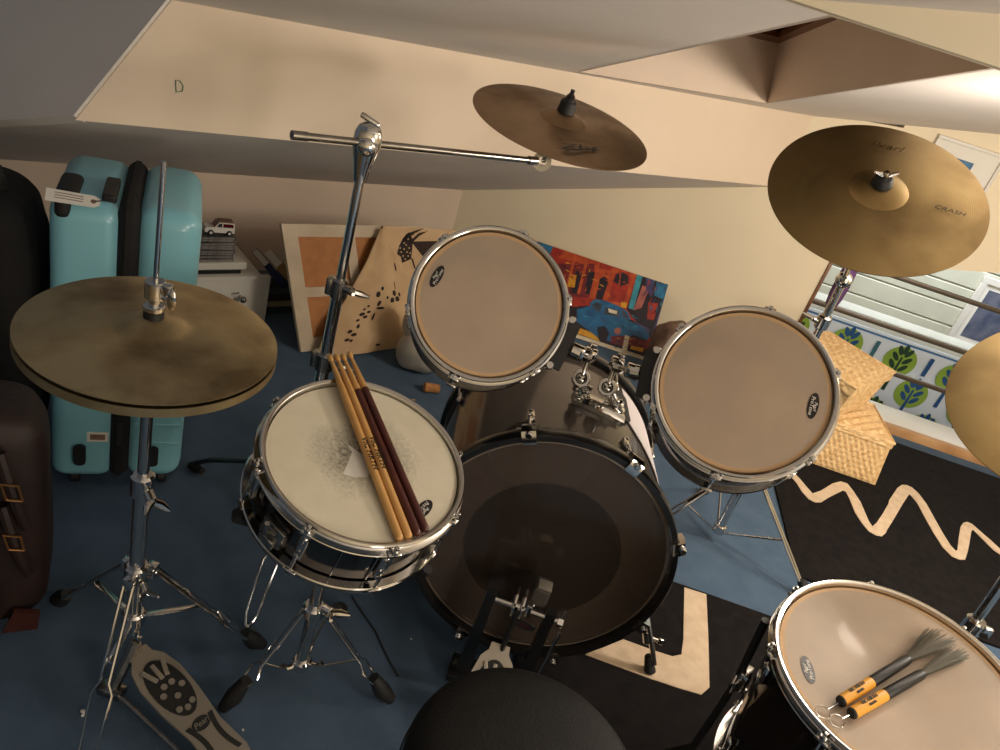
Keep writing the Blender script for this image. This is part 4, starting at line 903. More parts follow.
# brown leather bag
lT = frame((-.905, .875, 0), (0, 0, 1), (.82, .57, 0))
lb = thing('leather_bag', 'brown leather bag with buckled straps on the carpet at the left edge', 'bag', lT)
mb = MB(lT); mb.grid(puff(-.24, .17, .0, .17, .0, .525, .025, seed=5, p=6), 72, 48); mb.build('body', M['leather'], lb, smooth=180)
mb = MB(lT); mb.grid(lambda u, v: V((-.23+.31*u, -.016-.012*math.sin(v*PI)-.004*math.sin(u*7), .50-.30*v)), 16, 12); mb.grid(lambda u, v: V((-.23+.31*u, -.008-.012*math.sin(v*PI)-.004*math.sin(u*7), .50-.30*v)), 16, 12); mb.build('flap', mat('tan_brown_leather', (52, 36, 26), .6, rgb2=(42, 29, 21), nscale=8), lb, smooth=60)
mb = MB(lT); rbox(mb, -.20, .09, -.03, .02, .05, .20, .015); mb.build('pocket', M['leather'], lb, smooth=60)
for z in (.40, .28):
    mb = MB(lT); mb.tube([(.10, -.012, z+.07), (.112, -.024, z+.02), (.125, -.022, z-.05), (.135, -.006, z-.11)], .010, 8); sp = mb.build('strap', M['leather'], lb)
    mb = MB(lT); mb.tube([(.103, -.036, z+.02), (.128, -.036, z+.015), (.134, -.036, z-.02), (.109, -.036, z-.015)], .0028, 8, closed=True); mb.build('buckle', mat('aged_brass', (190, 140, 90), .3, .9), sp)
mb = MB(lT); mb.prism([(.09, .015), (.15, .015), (.155, .06), (.11, .07)], .012, Matrix(((1, 0, 0, 0), (0, 0, -1, -.002), (0, 1, 0, 0), (0, 0, 0, 1)))); mb.build('corner_guard', mat('polished_leather', (70, 36, 26), .18, coat=.6), lb)

# ================================================================ CABINET, DISCS, BOOKS
kT = frame((-1.018, 2.443, 0), (0, 0, 1), E)       # x along the front to the right, y away from the viewer
kb = thing('drawer_cabinet', 'small white drawer cabinet on the floor behind the suitcase', 'cabinet', kT)
mb = MB(kT); rbox(mb, -.44, -.025, .018, .30, 0, .196, .003, 1); mb.build('body', M['white_paint'], kb)
mb = MB(kT); rbox(mb, -.45, 0, 0, .016, .004, .200, .003, 1); dr = mb.build('drawer', M['white_paint'], kb)
mb = MB(kT)
for x0, x1, z0, z1 in ((-.45, 0, .188, .200), (-.45, 0, .004, .016), (-.012, 0, .016, .188), (-.45, -.438, .016, .188)): rbox(mb, x0, x1, -.006, .001, z0, z1, .001, 1)
mb.build('drawer_frame', M['white_paint'], dr)
mb = MB(kT); mb.cyl((-.105, 0, .12), (-.105, -.022, .12), .006); mb.sphere((-.105, -.028, .12), .013); mb.tube([(-.13, -.002, .135), (-.13, -.014, .138), (-.118, -.02, .145)], .003); mb.build('knob', M['chrome_worn'], dr)
mb = MB(kT); rbox(mb, -.43, -.085, .02, .27, .216, .243, .003, 1); tp_ = mb.build('top_tray', M['white_paint'], kb)
mb = MB(kT); rbox(mb, -.42, -.10, .03, .26, .195, .217, .002, 1); mb.build('shadow_gap', M['black_plastic'], kb)
ki = kT.inverted(); cq = ki @ hz(235, 263, .243)
# clear disc cases
def cdcase(T):
    t = thing('cd_case', '', 'cd case', T, 'stack of disc cases on the cabinet')
    mb = MB(T); mb.box((-.071, .0625, .0051), (.142, .125, .0098), bev=.0008, seg=1); mb.build('case', M['cd'], t, smooth=0)
    mb = MB(T); mb.box((-.071, -.0003, .0051), (.13, .0012, .006)); mb.build('spine_card', M['spine'], t, smooth=0)
    return t
n_cd = 9; c0 = None
ords = ['lowest', 'second from bottom', 'third from bottom', 'fourth from bottom', 'middle', 'fourth from top', 'third from top', 'second from top', 'topmost']
for k in range(n_cd):
    T = kT @ Matrix.Translation((cq.x+random.uniform(-.004, .004), max(cq.y, .035)+random.uniform(-.003, .003), .2435+.0103*k)) @ Matrix.Rotation(random.uniform(-.05, .05), 4, 'Z')
    lab = 'clear disc case, %s in the stack under the toy car' % ords[k]
    if c0 is None: c0 = cdcase(T); c0['label'] = lab
    else: dup(c0, T, lab)
zc = .2435+.0103*n_cd
# toy car
cT = kT @ Matrix.Translation((cq.x-.052, max(cq.y, .035)+.035, zc)) @ Matrix.Rotation(-.12, 4, 'Z')
tcx = thing('toy_car', 'small white toy off-road car with maroon windows on the disc cases', 'toy car', cT)
side = [(-.05, .010), (-.05, .022), (-.046, .026), (-.018, .028), (-.006, .046), (.046, .046), (.05, .028), (.05, .010), (.042, .009), (.038, .016), (.026, .016), (.022, .009), (-.020, .009), (-.024, .016), (-.036, .016), (-.040, .009)]
XZ = Matrix(((1, 0, 0, 0), (0, 0, -1, .021), (0, 1, 0, 0), (0, 0, 0, 1)))
mb = MB(cT); mb.prism(side, .042, XZ); mb.build('body', M['white'], tcx, smooth=0)
for sgn in (-1, 1):
    Ts = Matrix(((1, 0, 0, 0), (0, 0, -1, sgn*.0213+.0004), (0, 1, 0, 0), (0, 0, 0, 1)))
    for wn_, poly in (('window', [(-.012, .030), (-.004, .043), (.006, .043), (.006, .030)]), ('window', [(.009, .030), (.009, .043), (.043, .043), (.044, .030)])):
        mb = MB(cT); mb.prism(poly, .0008, Ts); mb.build(wn_, M['maroon'] if poly[0][0] > 0 else M['ink'], tcx, smooth=0)
mb = MB(cT); mb.prism([(-.0185, .0285), (-.0075, .0455), (-.009, .0465), (-.0205, .029)], .036, Matrix(((1, 0, 0, 0), (0, 0, -1, .018), (0, 1, 0, 0), (0, 0, 0, 1)))); mb.build('windscreen', M['maroon'], tcx, smooth=0)
mb = MB(cT); mb.box((.02, 0, .0475), (.05, .036, .003), bev=.001); mb.build('roof_panel', M['taupe'], tcx)
for x in (-.030, .032):
    for y in (-.0205, .0205):
        mb = MB(cT); mb.cyl((x, y-.0045, .0095), (x, y+.0045, .0095), .0095, seg=18, bev=.001); wh = mb.build('wheel', M['rubber'], tcx)
        mb = MB(cT); mb.cyl((x, y-.0052, .0095), (x, y+.0052, .0095), .0048, seg=14); mb.build('hub', M['white'], wh)
# books beside the cabinet
def book(T, w, h, t, col, label):
    o = thing('book', label, 'book', T, 'books beside the cabinet')
    cm_ = mat('book_cover', col, .6, noise_amt=.1, nscale=14)
    mb = MB(T); mb.box((0, -w/2+.0015, h/2), (t, .003, h)); mb.box((-t/2+.001, 0, h/2), (.002, w, h)); mb.box((t/2-.001, 0, h/2), (.002, w, h)); mb.build('cover', cm_, o, smooth=0)
    mb = MB(T); mb.box((0, .002, h/2), (t-.004, w-.008, h-.008)); mb.build('pages', M['paper'], o, smooth=0)
zb = 0
for k, (col, lab, tt_) in enumerate([((54, 62, 78), 'dark slate book lying flat, lowest of the pile behind the canvas', .03), ((150, 140, 118), 'beige book lying flat, second from the floor in the pile behind the canvas', .026), ((44, 40, 44), 'black book lying flat, third from the floor in the pile behind the canvas', .03), ((70, 86, 92), 'grey-blue book lying flat on top of the pile behind the canvas', .028)]):
    T = kT @ Matrix.Translation((.13, .14, zb+tt_/2)) @ Matrix.Rotation(random.uniform(-.06, .06), 4, 'Z') @ Matrix.Rotation(PI/2, 4, 'Y') @ Matrix.Translation((0, 0, -.105)); book(T, .15, .21, tt_, col, lab); zb += tt_+.0004
for x, an, h, t_, col, lab in ((.028, -.75, .15, .026, (36, 52, 98), 'dark blue book leaning beside the white cabinet'), (.080, -.78, .15, .034, (178, 150, 104), 'tan book leaning against the dark blue book'), (.15, -.5, .16, .022, (150, 150, 132), 'grey-green book leaning next to the wooden canvas frame')):
    T = kT @ Matrix.Translation((x+.06, .12, zb+.014)) @ Matrix.Rotation(an, 4, 'Y'); book(T, .13, h*.8, t_, col, lab)

# ================================================================ CANVAS, CLOTHS
b0, b1 = hz(301, 353), hz(372, 346); bd = (b1-b0).normalized(); bd = V((bd.x, bd.y, 0)).normalized()
bn = V((bd.y, -bd.x, 0)); tl = math.radians(20); cn = (bn*math.cos(tl)+V((0, 0, math.sin(tl)))).normalized(); cu_ = cn.cross(bd); cu_ = cu_ if cu_.z > 0 else -cu_
cvT = Matrix((bd, cu_, cn)).transposed().to_4x4(); cvT.translation = b0+cn*.0+V((0, 0, .004))
CI = cvT.inverted()
def cvp(px, py): q = CI @ hit(px, py, b0, cn); return q
cv = thing('canvas_back', 'reverse of a stretched canvas, pale wooden bars over brown backing, leaning by the knee wall', 'canvas', frame(b0, (0, 0, 1)))
Wc, Hc = .60, .462
skew = (cvp(281, 223).x)/cvp(281, 223).y
def cq_(mb, x0, x1, y0, y1, z0, z1):
    mb.add([(x+skew*y, y, z) for z in (z0, z1) for x, y in ((x0, y0), (x1, y0), (x1, y1), (x0, y1))], [(3, 2, 1, 0), (4, 5, 6, 7), (0, 1, 5, 4), (1, 2, 6, 5), (2, 3, 7, 6), (3, 0, 4, 7)])
mb = MB(cvT)
for a in ((0, .055, 0, Hc), (Wc-.055, Wc, 0, Hc), (.055, Wc-.055, 0, .05), (.055, Wc-.055, Hc-.045, Hc)): cq_(mb, *a, -.018, 0)
mb.build('stretcher_frame', M['stretcher'], cv, smooth=0)
mb = MB(cvT); hb = cvp(316, 292).y; cq_(mb, .055, .25, hb-.018, hb+.018, -.017, -.002); mb.build('cross_bar', M['stretcher'], cv, smooth=0)
mb = MB(cvT); vbx = cvp(352, 250).x-skew*cvp(352, 250).y; cq_(mb, vbx-.02, vbx+.02, .05, Hc-.045, -.017, -.002); mb.build('cross_bar', M['stretcher'], cv, smooth=0)
mb = MB(cvT); cq_(mb, .004, Wc-.004, .004, Hc-.004, -.022, -.012); mb.build('backing', M['kraft'], cv, smooth=0)
# printed panel
ppn = thing('printed_cloth_panel', 'cream printed cloth panel with a dark patterned bird, standing behind the left rack tom', 'cloth panel', frame(cvT @ V((.62, 0, -.04)), (0, 0, 1)))
offp = cn*.0135
def pp(px, py): return CI @ hit(px, py, b0+offp, cn)
L0, R0 = pp(383, 226), pp(470, 231)
mb = MB(cvT); zf = L0.z
poly = [(L0.x+.03, .012), (R0.x+.0, .012), (R0.x, R0.y), (L0.x, L0.y)]
mb.mat(M['hessian']); mb.prism(poly, .012, Matrix.Translation((0, 0, zf-.012)))
mb.mat(M['print_brown'])
for poly in ([(397, 254), (399, 246), (403, 238), (409, 232), (413, 240), (412, 250), (411, 259), (402, 263), (401, 257)], [(402, 241), (406, 234), (414, 231), (424, 228), (414, 234), (409, 240)], [(408, 244), (412, 239), (419, 233), (428, 231), (419, 236), (412, 243)], [(411, 241.5), (438, 241), (437, 246), (424, 258)], [(411, 258), (413, 259), (416, 270), (414, 268)]):
    qs = [pp(*q) for q in poly]; mb.prism([(q.x, q.y) for q in qs], .001, Matrix.Translation((0, 0, zf)))
mb.mat(M['hessian'])
for q in [(401, 252), (404, 249), (407, 252), (403, 256), (406, 245), (409, 248), (408, 256), (405, 259), (410, 253), (404, 243), (408, 239), (400, 248), (412, 236), (415, 233.5)]:
    c = pp(*q); mb.cyl((c.x, c.y, zf+.001), (c.x, c.y, zf+.0016), .0032, seg=8)
mb.build('printed_cloth', None, ppn, smooth=0)
# draped peaked cloth in front of the canvas
q0, q1 = hz(316, 358), hz(404, 347); qd = (q1-q0).normalized(); apx = hit(382, 228, b0+cn*.024, cn)
pnm = (q1-q0).cross(apx-q0).normalized(); pnm = pnm if pnm.dot(EYE-q0) > 0 else -pnm
def cl(px, py): return hit(px, py, q0, pnm)
lft = [(316, 358), (327, 326), (345, 300), (366, 262), (380, 229)]; rgt = [(408, 346), (415, 322), (415, 300), (400, 262), (384, 228)]
def clothpt(u, v, off=0):
    f = v*4; i = min(3, int(f)); t = f-i
    A = cl(*lft[i]).lerp(cl(*lft[i+1]), t); B = cl(*rgt[i]).lerp(cl(*rgt[i+1]), t)
    p = A.lerp(B, u); amp = math.sin(u*PI)**.6*.016*(1-v*.6)
    p = p+pnm*(amp*(.9+noise.noise(V((u*3.2, v*3, 4.)))*1.1+.35*math.sin(u*9+v*4)))+pnm*off
    p.z = max(p.z, .003); return p
dc = thing('draped_cloth', 'peaked cream cloth with dark blot prints draped against the canvas frame', 'cloth', frame(q0, (0, 0, 1)))
mb = MB(); nu, nv = 40, 48
mb.mat(M['hessian'])
vs = [clothpt(i/nu, j/nv, o_) for o_ in (0, .003) for j in range(nv+1) for i in range(nu+1)]; K = (nu+1)*(nv+1); fs = []
for j in range(nv):
    for i in range(nu):
        a = j*(nu+1)+i; f = (a, a+1, a+nu+2, a+nu+1); fs += [f[::-1], tuple(q+K for q in f)]
rim = [i for i in range(nu+1)]+[j*(nu+1)+nu for j in range(1, nv+1)]+[nv*(nu+1)+i for i in range(nu-1, -1, -1)]+[j*(nu+1) for j in range(nv-1, 0, -1)]
for a, b in zip(rim, rim[1:]+rim[:1]): fs.append((a, b, b+K, a+K))
mb.add(vs, fs)
mb.mat(M['print_brown'])
def blot(u, v, ru, rv):
    n = 12; mb.add([clothpt(min(1, max(0, u+ru*math.cos(t*2*PI/n))), min(1, max(0, v+rv*math.sin(t*2*PI/n))), .0042) for t in range(n)]+[clothpt(u, v, .0044)], [(t, (t+1) % n, n) for t in range(n)])
for u, v, ru, rv in [(a_, b_, c_*1.0, d_*1.0) for a_, b_, c_, d_ in [(.62, .50, .03, .022), (.70, .51, .035, .02), (.66, .55, .03, .02), (.75, .54, .02, .014), (.69, .60, .01, .03), (.42, .54, .03, .02), (.46, .47, .022, .03), (.5, .42, .05, .014), (.47, .58, .02, .014), (.55, .52, .014, .012), (.30, .36, .04, .018), (.36, .33, .03, .016), (.28, .30, .025, .014), (.38, .38, .025, .014), (.3, .41, .02, .012), (.34, .44, .02, .012), (.24, .20, .03, .016), (.30, .17, .035, .015), (.24, .13, .03, .014), (.32, .24, .02, .02), (.29, .12, .02, .012), (.46, .33, .012, .04), (.8, .72, .02, .03), (.60, .06, .03, .01)]]: blot(u, v, ru, rv)
mb.build('cloth', None, dc, smooth=60)
# plastic bag bundle + cork
pb = hz(411, 372); po_ = MB(Matrix.Translation((pb.x, pb.y+.06, 0)))
po_.grid(puff(-.085, .10, -.09, .09, .0, .15, .10, seed=9, p=2.6), 60, 40); po_.grid(puff(-.085, .03, -.05, .06, .10, .235, .12, seed=12, p=2.4), 48, 32)
tag(po_.build('plastic_bag', M['plastic_bag'], None, smooth=180, M0=Matrix.Translation((pb.x, pb.y+.06, 0))), 'crumpled cloudy plastic bag bundle on the carpet behind the left rack tom', 'bag')
ck = hz(430, 388, .018); mb = MB(); dck = V((.9, .35, 0)).normalized(); mb.cyl(ck-dck*.022+V((0, 0, .001)), ck+dck*.035+V((0, 0, .001)), .0185, .0165, 20, bev=.002)
tag(mb.build('cork', M['cork'], None, M0=Matrix.Translation(ck)), 'light brown cork lying on the carpet under the left rack tom', 'cork')
# taupe bundle behind right tom
mb = MB(Matrix.Translation((.60, 3.10, 0))); mb.grid(puff(-.14, .14, -.10, .12, 0, .30, .12, seed=21, p=2.8), 60, 44)
tag(mb.build('fabric_bundle', M['taupe'], None, smooth=180, M0=Matrix.Translation((.60, 3.10, 0))), 'crumpled taupe fabric bundle between the car painting and the right rack tom', 'bundle')

# ================================================================ CAR PAINTING
pB0, pB1, pT1 = V((-.165, 3.275, .002)), V((.507, 3.292, .002)), V((.548, 3.572, .300)); pU = (pB1-pB0); pW = pU.length; pU.normalize()
pN = pU.cross(pT1-pB1).normalized(); pN = pN if pN.y < 0 else -pN; pV = pN.cross(pU); pV = pV if pV.z > 0 else -pV; pHh = (pT1-pB1).dot(pV)
PT = Matrix((pU, pV, pN)).transposed().to_4x4(); PT.translation = pB0; PI_ = PT.inverted()
pt = thing('painting', 'colourful street painting with a blue vintage car, leaning on the cream wall', 'painting', PT)
mb = MB(PT); mb.mat(PAINT['cream']); mb.box((pW/2, pHh/2, -.011), (pW, pHh, .02)); mb.mat(PAINT['red']); mb.box((pW/2, pHh/2+.012, -.0005), (pW, pHh-.024, .002))
def zq(x, y): q = PI_ @ hit(520+x/4.411, 230+y/4.411, pB0, pN); return (min(pW, max(0, q.x)), min(pHh, max(0.0, q.y)))
lay = .0006
def pshape(k, pts):
    global lay
    mb.mat(PAINT[k]); mb.prism([zq(*p) for p in pts], .0007, z0=lay); lay += .00003
pshape('sky', [(85, 36), (152, 58), (128, 118), (80, 90)])
pshape('orange', [(200, 90), (360, 130), (345, 170), (170, 120)])
pshape('maroon', [(150, 150), (330, 150), (300, 300), (200, 290)])
for x in (205, 262, 318): pshape('orange', [(x+30, 120), (x+42, 124), (x+2, 285), (x-12, 282)])
for x in (220, 276): pshape('dark', [(x+28, 180), (x+55, 188), (x+30, 285), (x+5, 278)])
pshape('yellow', [(222, 196), (250, 200), (240, 255), (206, 250)])
pshape('orange', [(340, 170), (400, 180), (370, 320), (305, 300)])
pshape('dark', [(352, 215), (372, 205), (392, 222), (362, 310), (332, 305)])
pshape('orange', [(405, 165), (515, 190), (470, 345), (365, 320)])
pshape('red', [(418, 195), (440, 180), (478, 190), (490, 215), (455, 325), (385, 312)])
pshape('dark', [(412, 225), (425, 195), (455, 188), (478, 205), (476, 240), (440, 248)])
pshape('orange', [(440, 190), (446, 190), (440, 245), (434, 245)])
pshape('yellow', [(448, 318), (472, 322), (466, 345), (442, 340)])
pshape('dark', [(525, 178), (690, 222), (585, 490), (470, 350)])
pshape('teal', [(520, 182), (545, 190), (500, 352), (478, 345)])
pshape('skin', [(540, 245), (572, 255), (535, 345), (500, 355)])
pshape('violet', [(560, 200), (600, 205), (580, 300), (555, 260)])
pshape('sky', [(610, 205), (686, 224), (640, 310), (592, 290)])
pshape('red', [(566, 318), (610, 325), (590, 400), (560, 392)])
pshape('violet', [(640, 300), (655, 300), (592, 470), (575, 470)])
pshape('dark', [(196, 300), (560, 420), (556, 560), (236, 455)])
pshape('red', [(214, 296), (285, 310), (292, 335), (226, 340)])
pshape('violet', [(500, 400), (575, 440), (565, 480), (520, 450)])
pshape('yellow', [(250, 428), (335, 460), (352, 492), (236, 452)])
pshape('blue', [(250, 352), (305, 335), (400, 372), (490, 405), (545, 432), (572, 468), (560, 488), (500, 462), (430, 500), (350, 480), (250, 405)])
pshape('blue', [(306, 325), (330, 306), (375, 312), (440, 338), (476, 362), (488, 398), (380, 380), (318, 350)])
pshape('glass', [(318, 330), (336, 318), (362, 328), (352, 362), (326, 352)])
pshape('glass', [(376, 340), (438, 358), (440, 386), (370, 372)])
pshape('cream', [(388, 346), (428, 358), (426, 372), (392, 364)])
pshape('glass', [(448, 350), (466, 362), (480, 392), (452, 384)])
pshape('sky', [(390, 392), (470, 412), (530, 440), (500, 446), (430, 425)])
pshape('dark', [(340, 430), (375, 425), (392, 455), (380, 492), (345, 480)])
pshape('maroon', [(400, 470), (440, 465), (565, 492), (556, 535), (402, 500)])
pshape('skin', [(430+15*math.cos(t*PI/6), 446+15*math.sin(t*PI/6)) for t in range(12)])
pshape('yellow', [(490, 510), (545, 522), (540, 540), (485, 525)])
pshape('cream', [(463, 464), (483, 470), (470, 538), (449, 531)])
rnp = random.Random(4)
def dab(k, x0, y0, x1, y1, ang, ln, wd):
    x, y = rnp.uniform(x0, x1), rnp.uniform(y0, y1); a = ang+rnp.uniform(-.35, .35); c, s_ = math.cos(a), math.sin(a); ln *= rnp.uniform(.6, 1.3)
    pshape(k, [(x-c*ln-s_*wd*.2, y-s_*ln+c*wd*.2), (x+s_*wd, y-c*wd), (x+c*ln, y+s_*ln), (x-s_*wd, y+c*wd)])
for i in range(46):
    y_ = 0; x = rnp.uniform(170, 500); yb = 95+(x-100)*.27
    dab(rnp.choice(['orange', 'maroon', 'dark', 'red', 'yellow', 'orange']), x, yb+8, x+4, yb+120, rnp.choice([1.75, .32]), 13, 2.6)
for i in range(34):
    x = rnp.uniform(545, 660); dab(rnp.choice(['sky', 'violet', 'dark', 'teal', 'red', 'violet']), x, 215, x+3, 400-(x-545)*.5, 1.85, 15, 2.8)
for i in range(16): dab(rnp.choice(['sky', 'teal', 'dark', 'blue', 'violet']), 290, 375, 520, 450, .35, 16, 2.2)
for i in range(14): dab(rnp.choice(['skin', 'yellow', 'dark', 'violet']), 395, 478, 545, 520, .3, 10, 2)
mb.build('canvas', None, pt, smooth=0)

# ================================================================ BASKETS
def woven(mb, q, nu, nv, amp=.0065, th=.012):
    """woven panel over the quad q (bl, br, tr, tl) facing its normal, with real strand relief"""
    a, b, c, d = [V(x) for x in q]; n = (b-a).cross(d-a).normalized()
    def fn(u, v):
        p = a.lerp(b, u).lerp(d.lerp(c, u), v)
        r = math.floor(v*nv*.9999); k = math.floor(u*nu*.9999)
        h = abs(math.sin(v*nv*PI))*.6+.4
        w = math.sin((u*nu+(r % 2))*PI)
        edge = min(1, min(u, 1-u, v, 1-v)*12)
        return p+n*amp*(w*.8+h)*edge
    mb.grid(fn, nu*3, nv*4)
def basket(name, label, bot, top, lid_h=0., group='wicker baskets'):
    t = thing(name, label, 'basket', frame(sum(bot, V((0, 0, 0)))/4, (0, 0, 1)), group)
    mb = MB()
    for i in range(4):
        j = (i+1) % 4; mb_q = (bot[i], bot[j], top[j], top[i]); w = (bot[j]-bot[i]).length; h = (top[i]-bot[i]).length
        woven(mb, mb_q, max(8, int(w/.0125)), max(5, int(h/.020)), .0045)
    mb.add(bot, [(0, 1, 2, 3)]); mb.build('body', M['wicker'], t, smooth=80)
    cc = sum(top, V((0, 0, 0)))/4; L_ = [cc+(p-cc)*1.035+V((0, 0, -lid_h)) for p in top]; U_ = [cc+(p-cc)*1.03+V((0, 0, .006)) for p in top]
    mb = MB(); woven(mb, U_, 14, 12)
    for i in range(4): j = (i+1) % 4; woven(mb, (L_[i], L_[j], U_[j], U_[i]), 14, 2, .003)
    ld_ = mb.build('lid', M['wicker'], t, smooth=80)
    mb = MB(); mb.tube([p+V((0, 0, .001)) for p in U_], .0055, 8, closed=True); mb.build('rim', M['wicker'], ld_)
lo_b = [V(p) for p in ((1.06, 2.822, .014), (1.503, 2.822, .014), (1.503, 3.15, .014), (1.06, 3.15, .014))]
lo_t = [V((p.x-(p.x-1.06)*.075, p.y-(p.y-2.99)*.02, .212)) for p in lo_b]
basket('wicker_basket', 'lower of the two stacked wicker baskets, square to the rug', lo_b, lo_t, .02)
F_, R2, B2 = V((1.20, 2.765, .40)), V((1.452, 3.105, .40)), V((1.215, 3.335, .40)); L2 = F_+B2-R2
ut_ = [F_, R2, B2, L2]; cc_ = sum(ut_, V((0, 0, 0)))/4; ub_ = [V((cc_.x+(p.x-cc_.x)*.86, cc_.y+(p.y-cc_.y)*.86, .236)) for p in ut_]
basket('wicker_basket', 'upper of the two stacked wicker baskets, turned askew with a wide lid', ub_, ut_, .03)

# ================================================================ PICTURES AND THE ROOM BEYOND
def picture(name, label, x0, x1, z0, z1, y, fwid, arts, mount):
    t = thing(name, label, 'picture', V(((x0+x1)/2, y, z0)))
    mb = MB(); d = .02
    for a in ((x0, x1, z1-fwid, z1), (x0, x1, z0, z0+fwid), (x0, x0+fwid, z0+fwid, z1-fwid), (x1-fwid, x1, z0+fwid, z1-fwid)): mb.box(((a[0]+a[1])/2, y-d/2, (a[2]+a[3])/2), (a[1]-a[0], d, a[3]-a[2]), bev=.002, seg=1)
    mb.build('picture_frame', M['white_paint'], t)
    mb = MB(); mb.mat(mount); mb.box(((x0+x1)/2, y-.005, (z0+z1)/2), (x1-x0-fwid, .006, z1-z0-fwid))
    for k, (a0, a1, c0_, c1_, m) in enumerate(arts): mb.mat(m); mb.box(((a0+a1)/2, y-.0085-.0004*k, (c0_+c1_)/2), (a1-a0, .0012, c1_-c0_))
    mb.build('print', None, t, smooth=0); return t
picture('framed_picture', 'white framed picture with a small blue and pink image on the cream wall, upper right', 1.308, 1.606, .985, 1.302, YW-.001, .014, [(1.42, 1.50, 1.15, 1.235, PAINT['sky']), (1.47, 1.53, 1.11, 1.19, PAINT['skin']), (1.44, 1.49, 1.10, 1.16, PAINT['violet'])], M['paper'])
fl = mat('floral_print', (58, 70, 96), .5, rgb2=(110, 112, 128), nscale=9)
picture('framed_picture', 'white framed dark floral picture on the planked wall beyond the railing', 3.03, 3.70, -.19, .39, 6.049, .05, [(3.12, 3.61, -.10, .30, fl)], M['paper'])
# tree printed curtain in the other room
ct = thing('printed_curtain', 'pale blue fabric printed with green and blue trees, hanging beyond the railed opening', 'curtain', (2.3, 4.4, -.9))
mb = MB(); YC = 4.4
def cw(x): return YC+.004*math.sin(x*9)
mb.mat(PR['pale']); nx = 60
vs = [V((1.1+2.3*i/nx, cw(1.1+2.3*i/nx)+o_, z)) for o_ in (0, .012) for z in (.185, -.95) for i in range(nx+1)]; n1 = nx+1; fs = []
for i in range(nx): fs += [(n1+i, n1+i+1, i+1, i), (2*n1+i, 2*n1+i+1, 3*n1+i+1, 3*n1+i), (i, i+1, 2*n1+i+1, 2*n1+i), (n1+i+1, n1+i, 3*n1+i, 3*n1+i+1)]
fs += [(0, 2*n1, 3*n1, n1), (nx, n1+nx, 3*n1+nx, 2*n1+nx)]
mb.add(vs, fs)
XZc = lambda x, z, o_: Matrix.Translation((x, cw(x)-o_, z)) @ Matrix(((1, 0, 0, 0), (0, 0, -1, 0), (0, 1, 0, 0), (0, 0, 0, 1)))
mb.mat(PR['stripe'])
for i in range(nx):
    x = 1.1+2.3*i/nx; mb.box((x+.0192, cw(x+.019)-.0055, .165), (.0390, .002, .012))
def tree(x, z, dark):
    dk, = ((PR['dkgreen'],) if dark else (PR['navy'],))
    mb.mat(PR['green'])
    mb.prism([(.095*math.cos(k*PI/16), .095*math.sin(k*PI/16)) for k in range(32)], .002, XZc(x, z, .0065))
    mb.mat(dk); top = z+.03
    mb.prism([(-.011, -.20), (.011, -.20), (.006, top-z), (-.006, top-z)], .002, XZc(x, z, .0085))
    for a, yy in ((.7, -.05), (-.7, -.04), (.75, .0), (-.75, .01), (.5, .045), (-.5, .05), (0, .06)):
        s = 1 if a >= 0 else -1; lx = math.sin(a)*.055; lz = yy+math.cos(a)*.02
        T = XZc(x+lx, z+lz, .0085) @ Matrix.Rotation(-a, 4, 'Z')
        mb.prism([(.014*math.sin(k*PI/8)*(1 if k < 9 else 1), -.032*math.cos(k*PI/8)) for k in range(16)], .002, T)
for k in range(-2, 8):
    x = 1.72+.165*k
    for r in range(0, 4):
        z = (.055 if k % 2 == 0 else -.115)-.36*r
        if z > -.8: tree(x, z, (k % 4) in (1, 2))
    if k % 2: 
        mb.mat(PR['teal'] if k % 4 == 1 else PR['navy']); mb.prism([(-.012, -.06), (.012, -.06), (.012, .06), (-.012, .06)], .002, XZc(x, .073, .0085))
mb.build('fabric', None, ct, smooth=0)
ldg = MB(); ldg.box((2.3, 4.56, -.37), (2.6, .16, 1.20), bev=.004); ldg.box((2.3, 4.56, -1.2), (2.6, .15, .75)); struct(ldg.build('trim_3', mat('pale_ledge_paint', (214, 216, 206), .6), smooth=0))
# scarf over the rail
sx0 = hy(834, 286, 3.655)
sf_ = MB(Matrix.Translation((sx0.x+.02, 3.63, .44))); sf_.grid(puff(-.035, .035, -.03, .03, -.005, .235, .12, seed=31, p=3), 30, 30)
tag(sf_.build('scarf', M['purple'], None, smooth=180, M0=Matrix.Translation((sx0.x+.02, 3.63, .44))), 'purple and dark cloth hanging on the rails at the left of the opening', 'scarf')

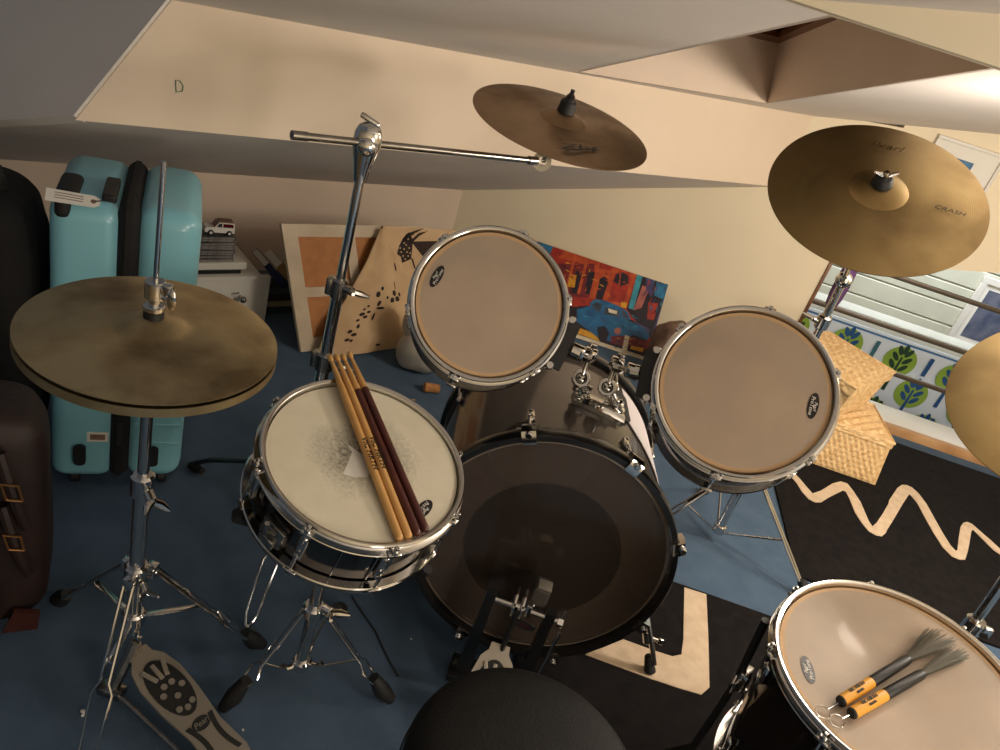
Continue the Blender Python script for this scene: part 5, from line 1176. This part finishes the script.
# ================================================================ SMALL THINGS ON THE CARPET
def fluff(px, py, s, lab):
    p = hz(px, py); mb = MB(Matrix.Translation(p)); mb.grid(puff(-s, s, -s*.6, s*.6, 0, s*.9, .3, seed=px, p=2), 20, 14); mb.grid(puff(-s*.2, s*.7, -s*1.3, -s*.3, 0, s*.7, .3, seed=py, p=2), 20, 14)
    tag(mb.build('fluff_scrap', M['white'], None, smooth=180, M0=Matrix.Translation(p)), lab, 'fluff')
fluff(84, 713, .0075, 'white fluff scrap on the carpet left of the hi-hat pedal')
fluff(243, 730, .0028, 'tiny white speck on the carpet right of the hi-hat pedal')
fluff(411, 639, .0024, 'tiny white speck on the carpet between snare stand and bass drum')
mb = MB(); mb.tube([hz(*p, .003) for p in [(352, 596), (362, 612), (376, 632), (383, 648), (389, 660), (398, 676)]], .0022, 6)
tag(mb.build('thin_cable', M['grey_black'], None, M0=Matrix.Translation(hz(375, 632))), 'thin dark cable lying on the carpet right of the snare stand', 'cable')
# ================================================================ LIGHT
def lamp(kind, loc, e, col, size=.1, target=None, name='lamp', spot=None):
    l = bpy.data.lights.new(name, kind); l.energy = e; l.color = col
    if kind == 'AREA': l.size = size
    elif kind in ('POINT', 'SPOT'): l.shadow_soft_size = size
    if spot: l.spot_size = spot; l.spot_blend = .6
    o = bpy.data.objects.new(name, l); C.objects.link(o); o.location = loc
    if target: o.rotation_euler = (V(target)-V(loc)).to_track_quat('-Z', 'Y').to_euler()
    return o
lamp('POINT', (1.02, 1.74, 1.36), 11, (1, .90, .78), .06, name='ceiling_lamp')
lamp('POINT', (1.80, 1.75, 1.34), 33, (1, .90, .78), .16, name='side_lamp')
lamp('POINT', (1.75, .25, 1.42), 26, (1, .88, .74), .25, name='room_lamp')
lamp('POINT', (1.75, -.7, .75), 38, (1, .89, .77), .25, name='low_fill')  # added fill, no visible source; lifts sloping ceilings, soffit and fascia from below
lamp('AREA', (2.6, 5.2, 1.6), 85, (.90, .95, 1), 1.2, target=(2.4, 5.4, -1), name='far_room_light')
w = bpy.data.worlds.new('night'); bpy.context.scene.world = w; w.use_nodes = True
w.node_tree.nodes['Background'].inputs[0].default_value = (.86, .9, 1, 1); w.node_tree.nodes['Background'].inputs[1].default_value = .085
sc = bpy.context.scene
sc.view_settings.view_transform = 'Standard'; sc.view_settings.look = 'None'; sc.view_settings.gamma = 1; sc.view_settings.use_curve_mapping = False
sc.view_settings.exposure = 0.5
sc.cycles.max_bounces = 10; sc.cycles.transparent_max_bounces = 16; sc.cycles.sample_clamp_indirect = 6
